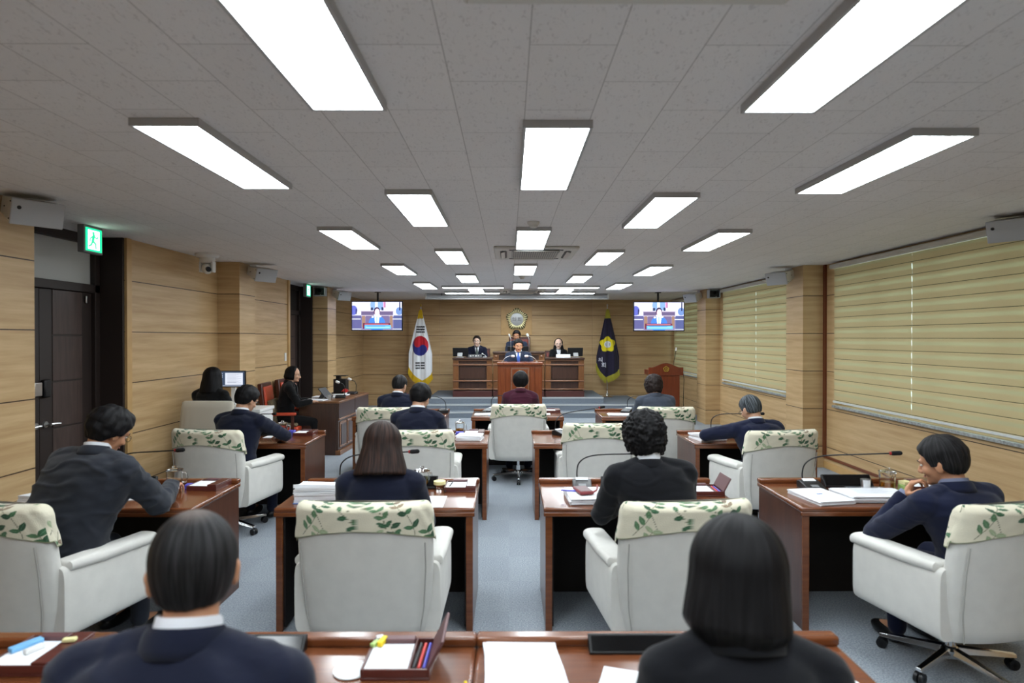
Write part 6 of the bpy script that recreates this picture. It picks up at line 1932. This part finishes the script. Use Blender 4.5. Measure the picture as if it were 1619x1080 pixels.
# 5 row 2 centre right
person('person with curly black hair and white collar in a black jacket, right of the aisle', (0.89, 3.32), (0.750, 3.42, 1.238), yaw=4,
       sw=0.195, build=1.04, hs=1.04, hrot=(10, 18, -3), skin='skin', hair=('curly', BK, {'strand': 0.002, 'seed': 2}),
       coat='blackj', trousers='blackj', hsub=6, face=False, fold=0.008, seed=5, sc=0.046, jch=-0.020)
# 6 row 2 right, hand at the chin
person('person in a midnight blue suit resting a hand on the chin at the right edge', (2.46, 3.20), (2.315, 3.27, 1.130), yaw=10,
       sw=0.195, build=1.08, hs=1.10, hrot=(30, 16, -4), skin='skin_tan', hair=('short', 'hair_soft', {'thick': 0.007, 'nape': -0.066, 'rough': 0.004, 'seed': 6}),
       coat='navy_blue', trousers='navy_blue', Lt=((2.08, 3.48, 0.67), (2.225, 3.435, 0.905), (0.34, -0.40, 1), (0.75, -0.55, 0), 52), Rt=((2.72, 3.45, 0.74), (2.62, 3.70, 0.80)),
       voxel=0.006, hsub=6, face=True, shirt='shirt_grey', fold=0.006, seed=6)
# 7 row 3 left
person('person in a navy suit bent over the left-wall desk in the third row', (-2.56, 5.74), (-2.50, 5.86, 1.205), yaw=-12,
       sw=0.200, build=1.02, hs=1.06, hrot=(-16, 24, 4), skin='skin', hair=('short', BK, {'thick': 0.008, 'nape': -0.068, 'rough': 0.005, 'seed': 7}),
       coat='navy', Rt=((-2.19, 6.02, 0.83), (-2.33, 6.26, 0.80), (-0.6, 1, -0.1)), seed=7, face=True, glasses=True)
# 8 row 3 centre left
person('person in a navy suit reading with lowered head, third row left of the aisle', (-0.86, 5.74), (-0.845, 5.86, 1.225), yaw=-6,
       sw=0.195, build=1.02, hs=1.05, hrot=(-14, 24, 2), skin='skin', hair=('short', BK, {'thick': 0.010, 'nape': -0.068, 'rough': 0.005, 'seed': 9}),
       coat='navy', seed=8, face=True)
# 9 row 3 right
person('person with grey hair in a dark blue suit writing at the desk beside the pillar', (2.40, 5.72), (2.315, 5.88, 1.110), yaw=8,
       sw=0.205, build=1.08, hs=1.05, hrot=(18, 26, -4), skin='skin', hair=('short', 'hair_grey', {'thick': 0.002, 'nape': -0.062, 'rough': 0.002, 'seed': 10}),
       coat='navy_blue', Lt=((1.92, 5.98, 0.84), (2.06, 6.22, 0.80), (0.7, 0.8, -0.1)), seed=9, face=True, glasses=True)
# 10 row 4 left
person('person with short greying hair in a navy suit, front row left', (-1.43, 7.72), (-1.395, 7.84, 1.185), yaw=-4,
       sw=0.195, hs=1.06, hrot=(-20, 18, 0), skin='skin', hair=('short', 'hair_soft', {'thick': 0.001, 'nape': -0.062, 'seed': 11}), coat='navy', seed=10, face=False)
# 11 row 4 centre
person('person in a maroon jacket in the front row facing the podium', (0.125, 7.74), (0.145, 7.80, 1.235), yaw=0,
       sw=0.170, build=0.95, hs=1.0, hrot=(0, 4, 0), skin='skin', hair=('short', BK, {'thick': 0.016, 'nape': -0.092, 'seed': 12}), coat='maroon', shirt=None, seed=11, face=False)
# 12 row 4 right
person('person with wavy brown-black hair in a slate grey jacket, front row right', (1.90, 7.70), (1.84, 7.82, 1.175), yaw=4,
       sw=0.190, hs=1.02, hrot=(0, 22, 0), skin='skin', hair=('curly', 'hair_dkbrown', {'strand': 0.002, 'seed': 13}), build=1.08, coat='greyj', shirt=None, seed=12, face=False)
# 13 left wall
person('person with long black hair in black sitting before the wall-side monitor', (-3.52, 7.30), (-3.545, 7.36, 1.315), yaw=-6,
       sw=0.165, build=0.95, hs=1.04, hrot=(0, 6, 0), skin='skin', hair=('bob', BK, {'len': 0.19, 'flare': 0.018, 'tuck': 0.0, 'seed': 14}), coat='blackc', trousers='blackc', shirt=None, seed=13, face=False)
# 14 staff desk
person('person in black with a salmon blouse at the staff desk, seen in profile', (-3.40, 9.36), (-3.30, 9.40, 1.232), yaw=-72,
       sw=0.175, build=0.98, hs=1.02, hrot=(-6, 8, 0), skin='skin', hair=('bob', BK, {'len': 0.085, 'flare': 0.004, 'tuck': 0.02, 'facew': 0.070, 'seed': 15}), coat='blackc', trousers='blackc',
       shirt=None, blouse='pink', front=True, glasses=True, seed=14)
# 15 podium speaker
person('person in a navy suit and blue tie speaking at the podium', (0.215, 12.98), (0.195, 12.92, 1.625), yaw=180, stand=True,
       sw=0.215, build=1.05, hs=1.16, hrot=(6, 10, 0), skin='skin_tan', hair=('short', BK, {'thick': 0.003, 'hairline': 0.068, 'seed': 16}), coat='steelj', trousers='steelj', tie='tie_blue', front=True,
       Rt=((-0.09, 12.86, 1.12), (0.0, 12.62, 1.18), (0.2, -1, 0)), Lt=((0.51, 12.86, 1.12), (0.42, 12.62, 1.18), (-0.2, -1, 0)), seed=15)
# 16 left official
person('person with glasses, dark suit and tie seated at the left end of the stage bench', (-0.78, 15.32), (-0.800, 15.22, 1.705), yaw=180, fz=0.402,
       sw=0.185, hs=1.14, hrot=(-4, 2, 0), skin='skin_pale', hair=('short', 'hair_dkbrown', {'thick': 0.003, 'hairline': 0.072, 'seed': 17}), coat='navy', tie='tie_grey', front=True, glasses=True, seed=16, seat=0.52)
# 17 chairperson
person('person in a slate suit seated highest, behind the centre bench under the emblem', (0.19, 15.36), (0.185, 15.26, 1.840), yaw=180, fz=0.402,
       sw=0.205, build=1.05, hs=1.16, hrot=(-8, 8, 0), skin='skin_tan', hair=('short', BK, {'thick': 0.005, 'hairline': 0.056, 'seed': 18}), coat='steelj', tie='tie_grey', front=True, seed=17, seat=0.62)
# 18 right official
person('person with long black hair and glasses seated at the right end of the stage bench', (1.24, 15.32), (1.225, 15.22, 1.640), yaw=180, fz=0.402,
       sw=0.165, build=0.95, hs=1.12, hrot=(-3, 2, 0), skin='skin_pale', hair=('bob', BK, {'len': 0.20, 'flare': 0.030, 'tuck': 0.0, 'facew': 0.068, 'hairline': 0.080, 'facey': 0.004, 'seed': 19}), coat='blackj', front=True, glasses=True, seed=18)
